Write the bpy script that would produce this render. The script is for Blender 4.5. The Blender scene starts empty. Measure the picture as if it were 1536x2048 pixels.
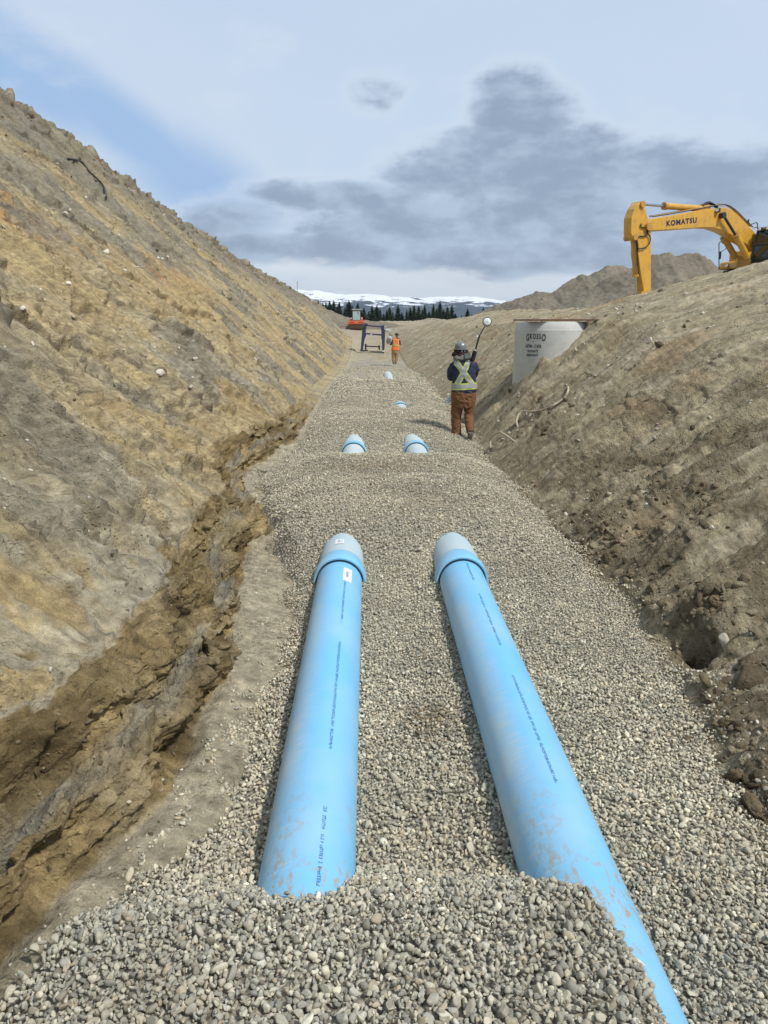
import bpy, bmesh, math, random
import numpy as np
from math import radians, sin, cos, pi, sqrt
from mathutils import Vector, Matrix

SC = bpy.context.scene
COL = SC.collection
random.seed(7)
RNG = np.random.default_rng(11)

# ---------------------------------------------------------------- camera
FPX, PITCH, YAW, CAMZ = 1420.0, radians(15), radians(1.25), 2.0
cd = bpy.data.cameras.new("camera"); cam = bpy.data.objects.new("camera", cd); COL.objects.link(cam)
cd.sensor_fit = 'VERTICAL'; cd.sensor_height = 36; cd.sensor_width = 27
cd.lens = FPX/2048*36; cd.clip_start = 0.05; cd.clip_end = 40000
cam.location = (0, 0, CAMZ); cam.rotation_euler = (radians(90)-PITCH, 0, -YAW)
SC.camera = cam
SC.view_settings.view_transform = 'Standard'; SC.view_settings.look = 'None'
SC.view_settings.gamma = 1; SC.view_settings.exposure = 0.08; SC.view_settings.use_curve_mapping = False

# sun
SUNDIR = Vector((0.56, -0.44, 1.0)).normalized()
sd = bpy.data.lights.new("sun", 'SUN'); sd.energy = 3.5; sd.angle = radians(5); sd.color = (1.0, 0.965, 0.91)
sun = bpy.data.objects.new("sun", sd); COL.objects.link(sun)
sun.rotation_euler = SUNDIR.to_track_quat('Z', 'Y').to_euler()

def ray(px, py):
    x = (px-768)/FPX; y = (1024-py)/FPX
    up = y*cos(PITCH)-sin(PITCH); fw = y*sin(PITCH)+cos(PITCH)
    return (x*cos(YAW)+fw*sin(YAW), fw*cos(YAW)-x*sin(YAW), up)
def at(px, py, Y):
    r = ray(px, py); t = Y/r[1]
    return (r[0]*t, Y, CAMZ+r[2]*t)

# ---------------------------------------------------------------- world
def build_world():
    w = bpy.data.worlds.new("World"); SC.world = w; w.use_nodes = True
    nt = w.node_tree; N = nt.nodes; L = nt.links; N.clear()
    out = N.new('ShaderNodeOutputWorld'); mixs = N.new('ShaderNodeMixShader')
    b1 = N.new('ShaderNodeBackground'); b2 = N.new('ShaderNodeBackground')
    sky = N.new('ShaderNodeTexSky'); sky.sky_type = 'NISHITA'; sky.sun_disc = False
    sky.sun_elevation = math.asin(SUNDIR.z); sky.sun_rotation = math.atan2(SUNDIR.x, SUNDIR.y)
    sky.air_density = 1.0; sky.dust_density = 1.0
    L.new(sky.outputs[0], b1.inputs[0]); b1.inputs[1].default_value = 0.11
    tc = N.new('ShaderNodeTexCoord'); sep = N.new('ShaderNodeSeparateXYZ'); L.new(tc.outputs['Generated'], sep.inputs[0])
    X, Yc, Z = sep.outputs
    def m(op, a, b=None, c=None, clamp=False):
        n = N.new('ShaderNodeMath'); n.operation = op; n.use_clamp = clamp
        for i, v in enumerate((a, b, c)):
            if v is None: continue
            if isinstance(v, (int, float)): n.inputs[i].default_value = v
            else: L.new(v, n.inputs[i])
        return n.outputs[0]
    # coordinates of a high flat cloud sheet for the veil, and angular ones for the low clouds
    def comb(a, b, c=0.0):
        n = N.new('ShaderNodeCombineXYZ')
        for i, v in enumerate((a, b, c)):
            if isinstance(v, (int, float)): n.inputs[i].default_value = v
            else: L.new(v, n.inputs[i])
        return n.outputs[0]
    def noise(vec, scale, detail, rough, dist=0.0):
        n = N.new('ShaderNodeTexNoise'); n.inputs['Scale'].default_value = scale; n.inputs['Detail'].default_value = detail
        n.inputs['Roughness'].default_value = rough; n.inputs['Distortion'].default_value = dist
        L.new(vec, n.inputs['Vector']); return n.outputs['Fac']
    ang = comb(X, m('MULTIPLY', Z, 1.9), Yc)
    ang2 = comb(m('MULTIPLY', X, 1.0), m('MULTIPLY', Z, 2.0), m('MULTIPLY', Yc, 0.6))
    n1 = noise(ang, 6.5, 12, 0.58, 0.15)
    n2 = noise(ang2, 12.0, 12, 0.60, 0.1)
    n3 = noise(ang, 2.2, 4, 0.5, 0.2)
    def dr(px, py):
        v = Vector(ray(px, py)).normalized(); return v.x, v.z
    def blob(px, py, rx, ry, rot=0.0):
        cx, cz = dr(px, py); rx /= FPX; ry /= FPX
        dx = m('SUBTRACT', X, cx); dz = m('SUBTRACT', Z, cz)
        a = m('ADD', m('MULTIPLY', dx, cos(rot)/rx), m('MULTIPLY', dz, sin(rot)/rx))
        b = m('ADD', m('MULTIPLY', dx, -sin(rot)/ry), m('MULTIPLY', dz, cos(rot)/ry))
        r2 = m('ADD', m('MULTIPLY', a, a), m('MULTIPLY', b, b))
        return m('EXPONENT', m('MULTIPLY', r2, -1.0))
    def total(bl):
        t = bl[0]
        for b in bl[1:]: t = m('MAXIMUM', t, b)
        return t
    def step(v, lo, hi):
        n = N.new('ShaderNodeMapRange'); n.interpolation_type = 'SMOOTHSTEP'
        L.new(v, n.inputs[0]); n.inputs[1].default_value = lo; n.inputs[2].default_value = hi
        return n.outputs[0]
    def mixc(f, a, b):
        n = N.new('ShaderNodeMix'); n.data_type = 'RGBA'
        if isinstance(f, (int, float)): n.inputs[0].default_value = f
        else: L.new(f, n.inputs[0])
        for i, v in ((6, a), (7, b)):
            if isinstance(v, tuple): n.inputs[i].default_value = (*v, 1)
            else: L.new(v, n.inputs[i])
        return n.outputs[2]
    dark = total([blob(1040, 225, 105, 75), blob(980, 300, 150, 60, 0.2), blob(1060, 330, 200, 70), blob(1180, 370, 330, 75, -0.05), blob(870, 355, 130, 35), blob(1450, 400, 260, 85, 0.05),
                  blob(700, 395, 190, 34), blob(900, 450, 380, 60), blob(560, 500, 300, 40), blob(1000, 520, 420, 50), blob(1350, 490, 330, 60),
                  m('MULTIPLY', blob(740, 190, 75, 50), .33), m('MULTIPLY', blob(505, 95, 70, 55), .38), m('MULTIPLY', blob(110, 75, 110, 55), .36),
                  m('MULTIPLY', blob(440, 205, 60, 28), .36), blob(1750, 420, 260, 140), blob(-120, 470, 320, 60),
                  m('MULTIPLY', blob(470, 440, 150, 45), .75)])
    # behind and beside the camera: scattered cloud as well
    back = m('MULTIPLY', m('LESS_THAN', Yc, 0.35), 0.55)
    dark = m('MAXIMUM', dark, back)
    dn = m('ADD', dark, m('MULTIPLY', m('SUBTRACT', n1, 0.5), 0.8))
    dn = m('ADD', dn, m('MULTIPLY', m('SUBTRACT', n2, 0.5), 0.85))
    dmask = step(dn, 0.27, 0.66)
    edge = m('MULTIPLY', step(dn, 0.12, 0.42), m('SUBTRACT', 1.0, dmask))
    # thin veil over blue; the blue shows in a band from upper left down to the left horizon
    blue = total([blob(240, 250, 330, 60, -0.62), blob(420, 390, 200, 90, -0.5), blob(60, 170, 170, 55, -0.5), m('MULTIPLY', blob(560, 560, 210, 30), .9), m('MULTIPLY', blob(1080, 560, 120, 12), .8)])
    bn = m('ADD', blue, m('MULTIPLY', m('SUBTRACT', n3, 0.5), 0.5))
    bmask = step(bn, 0.28, 1.0)
    veil = mixc(step(Z, 0.0, 0.5), (0.620, 0.745, 0.880), (0.545, 0.670, 0.845))
    veil = mixc(m('MULTIPLY', step(n3, 0.40, 0.68), 0.45), veil, (0.64, 0.735, 0.86))
    base = mixc(bmask, veil, (0.37, 0.535, 0.80))
    base = mixc(m('MULTIPLY', edge, 0.6), base, (0.70, 0.78, 0.885))
    dcol = mixc(step(m('ADD', n2, m('MULTIPLY', dn, 0.25)), 0.52, 0.86), (0.455, 0.560, 0.700), (0.280, 0.355, 0.475))
    base = mixc(m('MULTIPLY', dmask, 0.93), base, dcol)
    # bright banks of cloud just over the horizon
    low = total([blob(700, 566, 230, 34), blob(930, 585, 300, 22), blob(1110, 572, 130, 28), blob(560, 545, 110, 28)])
    lmask = step(m('ADD', low, m('MULTIPLY', m('SUBTRACT', n2, 0.5), 1.5)), 0.26, 0.66)
    base = mixc(m('MULTIPLY', lmask, 0.85), base, (0.80, 0.855, 0.92))
    L.new(base, b2.inputs[0]); b2.inputs[1].default_value = 1.0
    mixs.inputs[0].default_value = 0.9
    L.new(b1.outputs[0], mixs.inputs[1]); L.new(b2.outputs[0], mixs.inputs[2]); L.new(mixs.outputs[0], out.inputs[0])
build_world()

HAZE = bpy.data.materials.new('haze'); HAZE.use_nodes = True
_n = HAZE.node_tree; _n.nodes.clear(); _o = _n.nodes.new('ShaderNodeOutputMaterial'); _v = _n.nodes.new('ShaderNodeVolumePrincipled')
_v.inputs['Color'].default_value = (.62, .72, .90, 1); _v.inputs['Density'].default_value = 5.5e-5; _v.inputs['Anisotropy'].default_value = .3
_n.links.new(_v.outputs[0], _o.inputs['Volume'])

# ---------------------------------------------------------------- numpy noise
_perm = np.random.default_rng(3).permutation(256).astype(np.int32); _perm = np.concatenate([_perm, _perm, _perm[:2]])
_ang = np.linspace(0, 2*pi, 256, endpoint=False); _gx = np.cos(_ang).astype(np.float32); _gy = np.sin(_ang).astype(np.float32)
def pn(x, y, seed=0):
    x = np.asarray(x, np.float32)+seed*17.31; y = np.asarray(y, np.float32)+seed*9.77
    xi = np.floor(x); yi = np.floor(y); fx = x-xi; fy = y-yi
    X = xi.astype(np.int32) & 255; Y = yi.astype(np.int32) & 255
    u = fx*fx*fx*(fx*(fx*6-15)+10); v = fy*fy*fy*(fy*(fy*6-15)+10)
    def g(ix, iy, dx, dy):
        h = _perm[_perm[ix]+iy]; return _gx[h]*dx+_gy[h]*dy
    a = g(X, Y, fx, fy); b = g((X+1) & 255, Y, fx-1, fy); c = g(X, (Y+1) & 255, fx, fy-1); d = g((X+1) & 255, (Y+1) & 255, fx-1, fy-1)
    return ((a*(1-u)+b*u)*(1-v)+(c*(1-u)+d*u)*v)*1.5
def fbm(x, y, o=4, seed=0, gain=0.5):
    t = 0; a = 1.0; f = 1.0
    for k in range(o):
        t = t+a*pn(x*f, y*f, seed+k*3.7); a *= gain; f *= 2.03
    return t
def ridged(x, y, o=4, seed=0):
    t = 0; a = 1.0; f = 1.0
    for k in range(o):
        t = t+a*(1-2*np.abs(pn(x*f, y*f, seed+k*5.1))); a *= .5; f *= 2.1
    return t
def sst(x, a, b):
    t = np.clip((x-a)/(b-a), 0, 1); return t*t*(3-2*t)
def gauss(x, y, cx, cy, rx, ry): return np.exp(-((x-cx)/rx)**2-((y-cy)/ry)**2)

# ---------------------------------------------------------------- materials
def newmat(name):
    m = bpy.data.materials.new(name); m.use_nodes = True
    nt = m.node_tree; b = nt.nodes['Principled BSDF']; return m, nt, b
def plain(name, c, rough=0.6, metal=0.0, var=0.12, scale=6.0, bump=0.0, bscale=40, dirt=None, dirtamt=0.3, coat=0.0, spec=0.5):
    m, nt, b = newmat(name); N = nt.nodes; L = nt.links
    tc = N.new('ShaderNodeTexCoord'); n = N.new('ShaderNodeTexNoise'); n.inputs['Scale'].default_value = scale; n.inputs['Detail'].default_value = 6
    L.new(tc.outputs['Object'], n.inputs['Vector'])
    mx = N.new('ShaderNodeMix'); mx.data_type = 'RGBA'; L.new(n.outputs['Fac'], mx.inputs[0])
    mx.inputs[6].default_value = (*[v*(1-var) for v in c], 1); mx.inputs[7].default_value = (*[min(1, v*(1+var)) for v in c], 1)
    col = mx.outputs[2]
    if dirt:
        n2 = N.new('ShaderNodeTexNoise'); n2.inputs['Scale'].default_value = scale*1.7; n2.inputs['Detail'].default_value = 8; n2.inputs['Roughness'].default_value = .65
        L.new(tc.outputs['Object'], n2.inputs['Vector'])
        mr = N.new('ShaderNodeMapRange'); L.new(n2.outputs['Fac'], mr.inputs[0]); mr.inputs[1].default_value = .48; mr.inputs[2].default_value = .68; mr.inputs[4].default_value = dirtamt
        m2 = N.new('ShaderNodeMix'); m2.data_type = 'RGBA'; L.new(mr.outputs[0], m2.inputs[0]); L.new(col, m2.inputs[6]); m2.inputs[7].default_value = (*dirt, 1); col = m2.outputs[2]
    L.new(col, b.inputs['Base Color']); b.inputs['Roughness'].default_value = rough; b.inputs['Metallic'].default_value = metal
    b.inputs['Coat Weight'].default_value = coat; b.inputs['Specular IOR Level'].default_value = spec
    if bump:
        n3 = N.new('ShaderNodeTexNoise'); n3.inputs['Scale'].default_value = bscale; n3.inputs['Detail'].default_value = 5; L.new(tc.outputs['Object'], n3.inputs['Vector'])
        bp = N.new('ShaderNodeBump'); bp.inputs['Strength'].default_value = 1; bp.inputs['Distance'].default_value = bump
        L.new(n3.outputs['Fac'], bp.inputs['Height']); L.new(bp.outputs[0], b.inputs['Normal'])
    return m

def soil_mat():
    m, nt, b = newmat('soil'); N = nt.nodes; L = nt.links
    tc = N.new('ShaderNodeTexCoord'); at_ = N.new('ShaderNodeAttribute'); at_.attribute_name = 'tint'
    def noi(s, d, r, vec=None):
        n = N.new('ShaderNodeTexNoise'); n.inputs['Scale'].default_value = s; n.inputs['Detail'].default_value = d; n.inputs['Roughness'].default_value = r
        L.new(vec or tc.outputs['Object'], n.inputs['Vector']); return n.outputs['Fac']
    def mapr(v, a, b_, c, d):
        n = N.new('ShaderNodeMapRange'); L.new(v, n.inputs[0])
        for i, q in enumerate((a, b_, c, d)): n.inputs[i+1].default_value = q
        return n.outputs[0]
    def mul(a, b_):
        n = N.new('ShaderNodeMath'); n.operation = 'MULTIPLY'; L.new(a, n.inputs[0]); L.new(b_, n.inputs[1]); return n.outputs[0]
    f1 = mapr(noi(14, 9, .78), .3, .7, .70, 1.28)
    f2 = mapr(noi(120, 4, .85), .3, .7, .66, 1.34)
    f3 = mapr(noi(2.2, 5, .6), .3, .7, .88, 1.12)
    mpp = N.new('ShaderNodeMapping'); mpp.inputs['Scale'].default_value = (1.1, 9.0, 1.1); L.new(tc.outputs['Object'], mpp.inputs[0])
    ge = N.new('ShaderNodeNewGeometry'); sz = N.new('ShaderNodeSeparateXYZ'); L.new(ge.outputs['True Normal'], sz.inputs[0]); fl = mapr(sz.outputs[2], .90, .97, 1, 0)
    sub = N.new('ShaderNodeMath'); sub.operation = 'SUBTRACT'; L.new(noi(1.6, 7, .62, mpp.outputs[0]), sub.inputs[0]); sub.inputs[1].default_value = .5
    add_ = N.new('ShaderNodeMath'); add_.operation = 'ADD'; L.new(mul(sub.outputs[0], fl), add_.inputs[0]); add_.inputs[1].default_value = .5; stv = add_.outputs[0]; f4 = mapr(stv, .3, .7, .80, 1.18)
    f = mul(mul(mul(f1, f2), f3), f4)
    vm = N.new('ShaderNodeVectorMath'); vm.operation = 'SCALE'; L.new(at_.outputs['Color'], vm.inputs[0]); L.new(f, vm.inputs['Scale'])
    # scattered pale grit
    vo = N.new('ShaderNodeTexVoronoi'); vo.inputs['Scale'].default_value = 26; L.new(tc.outputs['Object'], vo.inputs['Vector'])
    g = mapr(vo.outputs['Distance'], .13, .17, 1, 0); sel = mapr(noi(4, 3, .6), .56, .62, 0, .8)
    mx = N.new('ShaderNodeMix'); mx.data_type = 'RGBA'; L.new(mul(g, sel), mx.inputs[0]); L.new(vm.outputs[0], mx.inputs[6]); mx.inputs[7].default_value = (.46, .42, .33, 1)
    L.new(mx.outputs[2], b.inputs['Base Color']); b.inputs['Roughness'].default_value = .95; b.inputs['Specular IOR Level'].default_value = .15
    ad = N.new('ShaderNodeMath'); ad.operation = 'ADD'; L.new(mapr(noi(24, 9, .80), 0, 1, 0, 1), ad.inputs[0]); L.new(mapr(noi(110, 4, .7), 0, 1, 0, .22), ad.inputs[1]); ad2 = N.new('ShaderNodeMath'); ad2.operation = 'ADD'; L.new(ad.outputs[0], ad2.inputs[0]); L.new(mapr(stv, 0, 1, 0, 2.4), ad2.inputs[1])
    bp = N.new('ShaderNodeBump'); bp.inputs['Strength'].default_value = .8; bp.inputs['Distance'].default_value = .03
    vb = N.new('ShaderNodeTexVoronoi'); vb.inputs['Scale'].default_value = 34; vb.inputs['Detail'].default_value = 1.5; L.new(tc.outputs['Object'], vb.inputs['Vector'])
    cm = mul(mapr(vb.outputs['Distance'], 0, .8, 1.6, 0), mapr(noi(1.7, 4, .6), .40, .60, .15, 1))
    ad3 = N.new('ShaderNodeMath'); ad3.operation = 'ADD'; L.new(ad2.outputs[0], ad3.inputs[0]); L.new(cm, ad3.inputs[1])
    L.new(ad3.outputs[0], bp.inputs['Height']); L.new(bp.outputs[0], b.inputs['Normal'])
    return m
SOIL = soil_mat()

def stone_mat():
    m, nt, b = newmat('stone'); N = nt.nodes; L = nt.links
    a = N.new('ShaderNodeAttribute'); a.attribute_name = 'tint'
    tc = N.new('ShaderNodeTexCoord'); n = N.new('ShaderNodeTexNoise'); n.inputs['Scale'].default_value = 130; n.inputs['Detail'].default_value = 5; n.inputs['Roughness'].default_value = .7
    L.new(tc.outputs['Object'], n.inputs['Vector'])
    mr = N.new('ShaderNodeMapRange'); L.new(n.outputs['Fac'], mr.inputs[0]); mr.inputs[1].default_value = .3; mr.inputs[2].default_value = .7; mr.inputs[3].default_value = .8; mr.inputs[4].default_value = 1.16
    vm = N.new('ShaderNodeVectorMath'); vm.operation = 'SCALE'; L.new(a.outputs['Color'], vm.inputs[0]); L.new(mr.outputs[0], vm.inputs['Scale'])
    L.new(vm.outputs[0], b.inputs['Base Color']); b.inputs['Roughness'].default_value = .85; b.inputs['Specular IOR Level'].default_value = .3
    bp = N.new('ShaderNodeBump'); bp.inputs['Distance'].default_value = .002; bp.inputs['Strength'].default_value = .6; L.new(n.outputs['Fac'], bp.inputs['Height']); L.new(bp.outputs[0], b.inputs['Normal'])
    return m
STONE = stone_mat()

def bed_mat():
    m, nt, b = newmat('gravel_bed'); N = nt.nodes; L = nt.links
    tc = N.new('ShaderNodeTexCoord')
    vo = N.new('ShaderNodeTexVoronoi'); vo.inputs['Scale'].default_value = 34; L.new(tc.outputs['Object'], vo.inputs['Vector'])
    sp = N.new('ShaderNodeSeparateColor'); L.new(vo.outputs['Color'], sp.inputs[0])
    r = N.new('ShaderNodeValToRGB'); L.new(sp.outputs[0], r.inputs[0])
    e = r.color_ramp.elements; e[0].color = (.26, .235, .18, 1); e[1].color = (.56, .50, .39, 1)
    k = e.new(.4); k.color = (.39, .355, .27, 1); k = e.new(.75); k.color = (.48, .43, .33, 1)
    n = N.new('ShaderNodeTexNoise'); n.inputs['Scale'].default_value = 1.3; n.inputs['Detail'].default_value = 5; L.new(tc.outputs['Object'], n.inputs['Vector'])
    mr = N.new('ShaderNodeMapRange'); L.new(n.outputs['Fac'], mr.inputs[0]); mr.inputs[1].default_value = .3; mr.inputs[2].default_value = .7; mr.inputs[3].default_value = .85; mr.inputs[4].default_value = 1.1
    mg = N.new('ShaderNodeMapRange'); L.new(vo.outputs['Distance'], mg.inputs[0]); mg.inputs[1].default_value = .35; mg.inputs[2].default_value = .75; mg.inputs[3].default_value = 1; mg.inputs[4].default_value = .45
    mm = N.new('ShaderNodeMath'); mm.operation = 'MULTIPLY'; L.new(mr.outputs[0], mm.inputs[0]); L.new(mg.outputs[0], mm.inputs[1])
    vm = N.new('ShaderNodeVectorMath'); vm.operation = 'SCALE'; L.new(r.outputs[0], vm.inputs[0]); L.new(mm.outputs[0], vm.inputs['Scale'])
    L.new(vm.outputs[0], b.inputs['Base Color']); b.inputs['Roughness'].default_value = .9
    bp = N.new('ShaderNodeBump'); bp.invert = True; bp.inputs['Distance'].default_value = .02; L.new(vo.outputs['Distance'], bp.inputs['Height']); L.new(bp.outputs[0], b.inputs['Normal'])
    return m
BED = bed_mat()

# ---------------------------------------------------------------- object helpers
def np_mesh(name, V, F, mat, smooth=True, tint=None):
    """V (n,3), F (m,k) -> object"""
    V = np.ascontiguousarray(V, np.float32); F = np.ascontiguousarray(F, np.int32)
    me = bpy.data.meshes.new(name); k = F.shape[1]
    me.vertices.add(len(V)); me.vertices.foreach_set('co', V.ravel())
    me.loops.add(F.size); me.loops.foreach_set('vertex_index', F.ravel())
    me.polygons.add(len(F)); me.polygons.foreach_set('loop_start', np.arange(0, F.size, k, dtype=np.int32))
    me.update(calc_edges=True)
    if smooth: me.polygons.foreach_set('use_smooth', np.ones(len(F), bool))
    if tint is not None:
        a = me.color_attributes.new('tint', 'FLOAT_COLOR', 'POINT')
        c = np.ones((len(V), 4), np.float32); c[:, :3] = tint; a.data.foreach_set('color', c.ravel())
    me.materials.append(mat)
    o = bpy.data.objects.new(name, me); COL.objects.link(o); return o
def tag(o, label=None, cat=None, group=None, kind=None):
    if label: o['label'] = label
    if cat: o['category'] = cat
    if group: o['group'] = group
    if kind: o['kind'] = kind
    return o
def empty(name, loc, label, cat, group=None):
    o = bpy.data.objects.new(name, None); COL.objects.link(o); o.location = loc; o.empty_display_size = .2
    return tag(o, label, cat, group)
class MB:
    """collects shapes (world coordinates) into one mesh"""
    def __init__(s): s.v = []; s.f = []
    def add(s, vs, fs):
        n = len(s.v); s.v += [tuple(v) for v in vs]; s.f += [tuple(i+n for i in f) for f in fs]; return s
    def box(s, c, size, M=None, taper=None):
        x, y, z = [q/2 for q in size]; vs = [Vector((i*x, j*y, k*z)) for i in (-1, 1) for j in (-1, 1) for k in (-1, 1)]
        if taper:
            vs = [Vector((v.x*(taper if v.z > 0 else 1), v.y*(taper if v.z > 0 else 1), v.z)) for v in vs]
        if M is not None: vs = [M @ v for v in vs]
        c = Vector(c); vs = [v+c for v in vs]
        return s.add(vs, [(0, 1, 3, 2), (4, 6, 7, 5), (0, 4, 5, 1), (2, 3, 7, 6), (0, 2, 6, 4), (1, 5, 7, 3)])
    def hexa(s, a): return s.add(a, [(0, 1, 2, 3), (7, 6, 5, 4), (0, 4, 5, 1), (1, 5, 6, 2), (2, 6, 7, 3), (3, 7, 4, 0)])
    def tube(s, pts, r, seg=10, cap=True, sx=1.0):
        pts = [Vector(p) for p in pts]; n = len(pts); rs = r if isinstance(r, (list, tuple)) else [r]*n
        rings = []; prev = None
        for i, p in enumerate(pts):
            t = (pts[min(i+1, n-1)]-pts[max(i-1, 0)]).normalized()
            if prev is None: a = t.orthogonal().normalized()
            else: a = (prev-t*prev.dot(t)).normalized()
            prev = a; b = t.cross(a)
            rings.append([p+(a*cos(2*pi*k/seg)+b*sin(2*pi*k/seg)*sx)*rs[i] for k in range(seg)])
        vs = [v for r_ in rings for v in r_]; fs = []
        for i in range(n-1):
            for k in range(seg):
                k2 = (k+1) % seg; fs.append((i*seg+k, i*seg+k2, (i+1)*seg+k2, (i+1)*seg+k))
        if cap: fs.append(tuple(range(seg))[::-1]); fs.append(tuple((n-1)*seg+k for k in range(seg)))
        return s.add(vs, fs)
    def cyl(s, a, b, r, seg=20, r2=None): return s.tube([a, b], [r, r if r2 is None else r2], seg)
    def loft(s, rings, cap=True):
        n = len(rings[0]); vs = [v for r_ in rings for v in r_]; fs = []
        for i in range(len(rings)-1):
            for k in range(n):
                k2 = (k+1) % n; fs.append((i*n+k, i*n+k2, (i+1)*n+k2, (i+1)*n+k))
        if cap: fs.append(tuple(range(n))[::-1]); fs.append(tuple((len(rings)-1)*n+k for k in range(n)))
        return s.add(vs, fs)
    def ell(s, c, r, nu=16, nv=10, M=None, zmin=-1.0):
        rings = []
        for j in range(nv+1):
            th = -pi/2+pi*j/nv; z = max(sin(th), zmin); q = cos(th) if sin(th) >= zmin else sqrt(max(0, 1-zmin*zmin))*(j+1)/(nv*.5+1)
            q = max(q, 1e-3)
            ring = [Vector((r[0]*q*cos(2*pi*k/nu), r[1]*q*sin(2*pi*k/nu), r[2]*z)) for k in range(nu)]
            if M is not None: ring = [M @ v for v in ring]
            rings.append([v+Vector(c) for v in ring])
        return s.loft(rings)
    def prism(s, poly, d):
        """poly: list of 3D points (planar), extruded by vector d"""
        n = len(poly); d = Vector(d); a = [Vector(p) for p in poly]; vs = a+[p+d for p in a]
        fs = [tuple(range(n))[::-1], tuple(range(n, 2*n))]+[(i, (i+1) % n, n+(i+1) % n, n+i) for i in range(n)]
        return s.add(vs, fs)
    def build(s, name, mat, root=None, parent=None, smooth=False, bevel=0, tri=False, origin=None, **kw):
        org = Vector((0, 0, 0))
        if root is not None: org = Vector(root.location)
        if origin is not None: org = Vector(origin)
        bm = bmesh.new(); vs = [bm.verts.new(Vector(v)-org) for v in s.v]
        for f in s.f:
            try: bm.faces.new([vs[i] for i in f])
            except ValueError: pass
        bmesh.ops.recalc_face_normals(bm, faces=bm.faces)
        if tri: bmesh.ops.triangulate(bm, faces=[f for f in bm.faces if len(f.verts) > 4])
        me = bpy.data.meshes.new(name); bm.to_mesh(me); bm.free()
        if smooth: me.polygons.foreach_set('use_smooth', np.ones(len(me.polygons), bool))
        me.materials.append(mat)
        o = bpy.data.objects.new(name, me); COL.objects.link(o)
        p = parent or root
        if p is not None: o.parent = p
        elif origin is not None: o.location = org
        if bevel:
            b = o.modifiers.new('bevel', 'BEVEL'); b.width = bevel; b.segments = 2; b.limit_method = 'ANGLE'; b.angle_limit = radians(35)
        if smooth == 'auto':
            me.polygons.foreach_set('use_smooth', np.ones(len(me.polygons), bool))
            try: me.set_sharp_from_angle(angle=radians(40))
            except Exception: pass
        return tag(o, **kw)
def text_polys(txt, size, offset=0.0, space=1.0):
    cu = bpy.data.curves.new('t', 'FONT'); cu.body = txt; cu.size = size; cu.offset = offset; cu.align_x = 'LEFT'; cu.resolution_u = 3; cu.space_character = space
    o = bpy.data.objects.new('t', cu); COL.objects.link(o)
    me = bpy.data.meshes.new_from_object(o.evaluated_get(bpy.context.evaluated_depsgraph_get()))
    vs = [v.co.copy() for v in me.vertices]; fs = [tuple(p.vertices) for p in me.polygons]
    bpy.data.objects.remove(o); bpy.data.curves.remove(cu); bpy.data.meshes.remove(me)
    return vs, fs

# ---------------------------------------------------------------- terrain
def itp(y, st):
    xs = [a for a, _ in st]; ys = [b for _, b in st]; return np.interp(y, xs, ys)
F_ST = [(-5, -.27), (25, -.27), (33, -.42), (45, -.72), (52, -.62), (59, -.42), (63, -.33), (72, .02), (85, .5), (97, .82), (105, .95), (114, 1.5), (122, 1.85), (135, 1.75), (150, 1.4)]
XL_ST = [(-4, -1.35), (1.2, -1.35), (1.73, -1.15), (2.8, -.95), (3.5, -.72), (4.5, -.62), (5.9, -.68), (7, -.9), (8.5, -1.3), (10.8, -1.67), (12, -1.5), (13.5, -1.2), (20, -1.3), (40, -1.25), (60, -1.2)]
XW_ST = [(-4, -1.4), (1, -1.4), (2, -1.27), (2.4, -1.2), (3, -1.02), (4.4, -1.02), (5.5, -1.08), (7.3, -1.15), (8.3, -1.42), (9.4, -1.72), (10.8, -1.82), (12, -1.68), (13.5, -1.42), (20, -1.45), (40, -1.4), (60, -1.35), (78, -1.7), (92, -3.6), (150, -4.5)]
HW_ST = [(-4, .60), (2, .60), (4, .66), (6, .60), (8, .52), (10, .45), (14, .42), (17, .2), (22, .08), (60, .03)]
XR_ST = [(-4, 1.75), (2.2, 1.8), (2.9, 1.9), (5.2, 2.22), (6.9, 2.1), (10.4, 1.97), (13.9, 2.15), (25, 2.3), (40, 2.5), (60, 2.6), (150, 2.6)]
def Fz(y): return itp(y, F_ST)
def smooth_interp(y, st):
    # average a few shifted lookups: rounds the corners of a piecewise line
    w = 0.03*np.maximum(np.abs(y), 6); return (itp(y-w, st)+itp(y, st)*2+itp(y+w, st))/4
LCREST = [(0, 190, 25), (150, 285, 31), (260, 370, 36), (340, 430, 41), (430, 490, 48), (510, 540, 58), (600, 588, 72), (648, 619, 84)]
lc = [at(*q) for q in LCREST]
LCX = [(-5, lc[0][0]-.8)]+[(p[1], p[0]) for p in lc]+[(96, -6.0), (115, -9), (150, -12)]
LCZ = [(-5, lc[0][2]+.2)]+[(p[1], p[2]) for p in lc]+[(96, 2.75), (115, 2.1), (150, 1.6)]
RCREST = [(1536, 524, 20.5), (1440, 556, 22), (1390, 569, 22.8), (1310, 602, 23.6), (1260, 611, 26), (1190, 618, 30), (1120, 622, 38), (1050, 621, 50), (990, 622, 62), (945, 637, 85)]
rc = [at(*q) for q in RCREST]
RCX = [(-5, 11.2)]+[(p[1], p[0]) for p in rc]+[(110, 14), (150, 18)]
RCZ = [(-5, 3.8), (12, 3.9)]+[(p[1], p[2]) for p in rc]+[(110, 1.9), (150, 1.5)]

rows = np.concatenate([np.linspace(-4, .8, 40), np.exp(np.linspace(math.log(.9), math.log(150), 1180))[0:]])
nR = len(rows); yy = rows[:, None]
hw = itp(rows, HW_ST); xw = itp(rows, XW_ST); xl = itp(rows, XL_ST); xr = itp(rows, XR_ST); fz = Fz(rows)
near = sst(rows, 22, 8)
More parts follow.
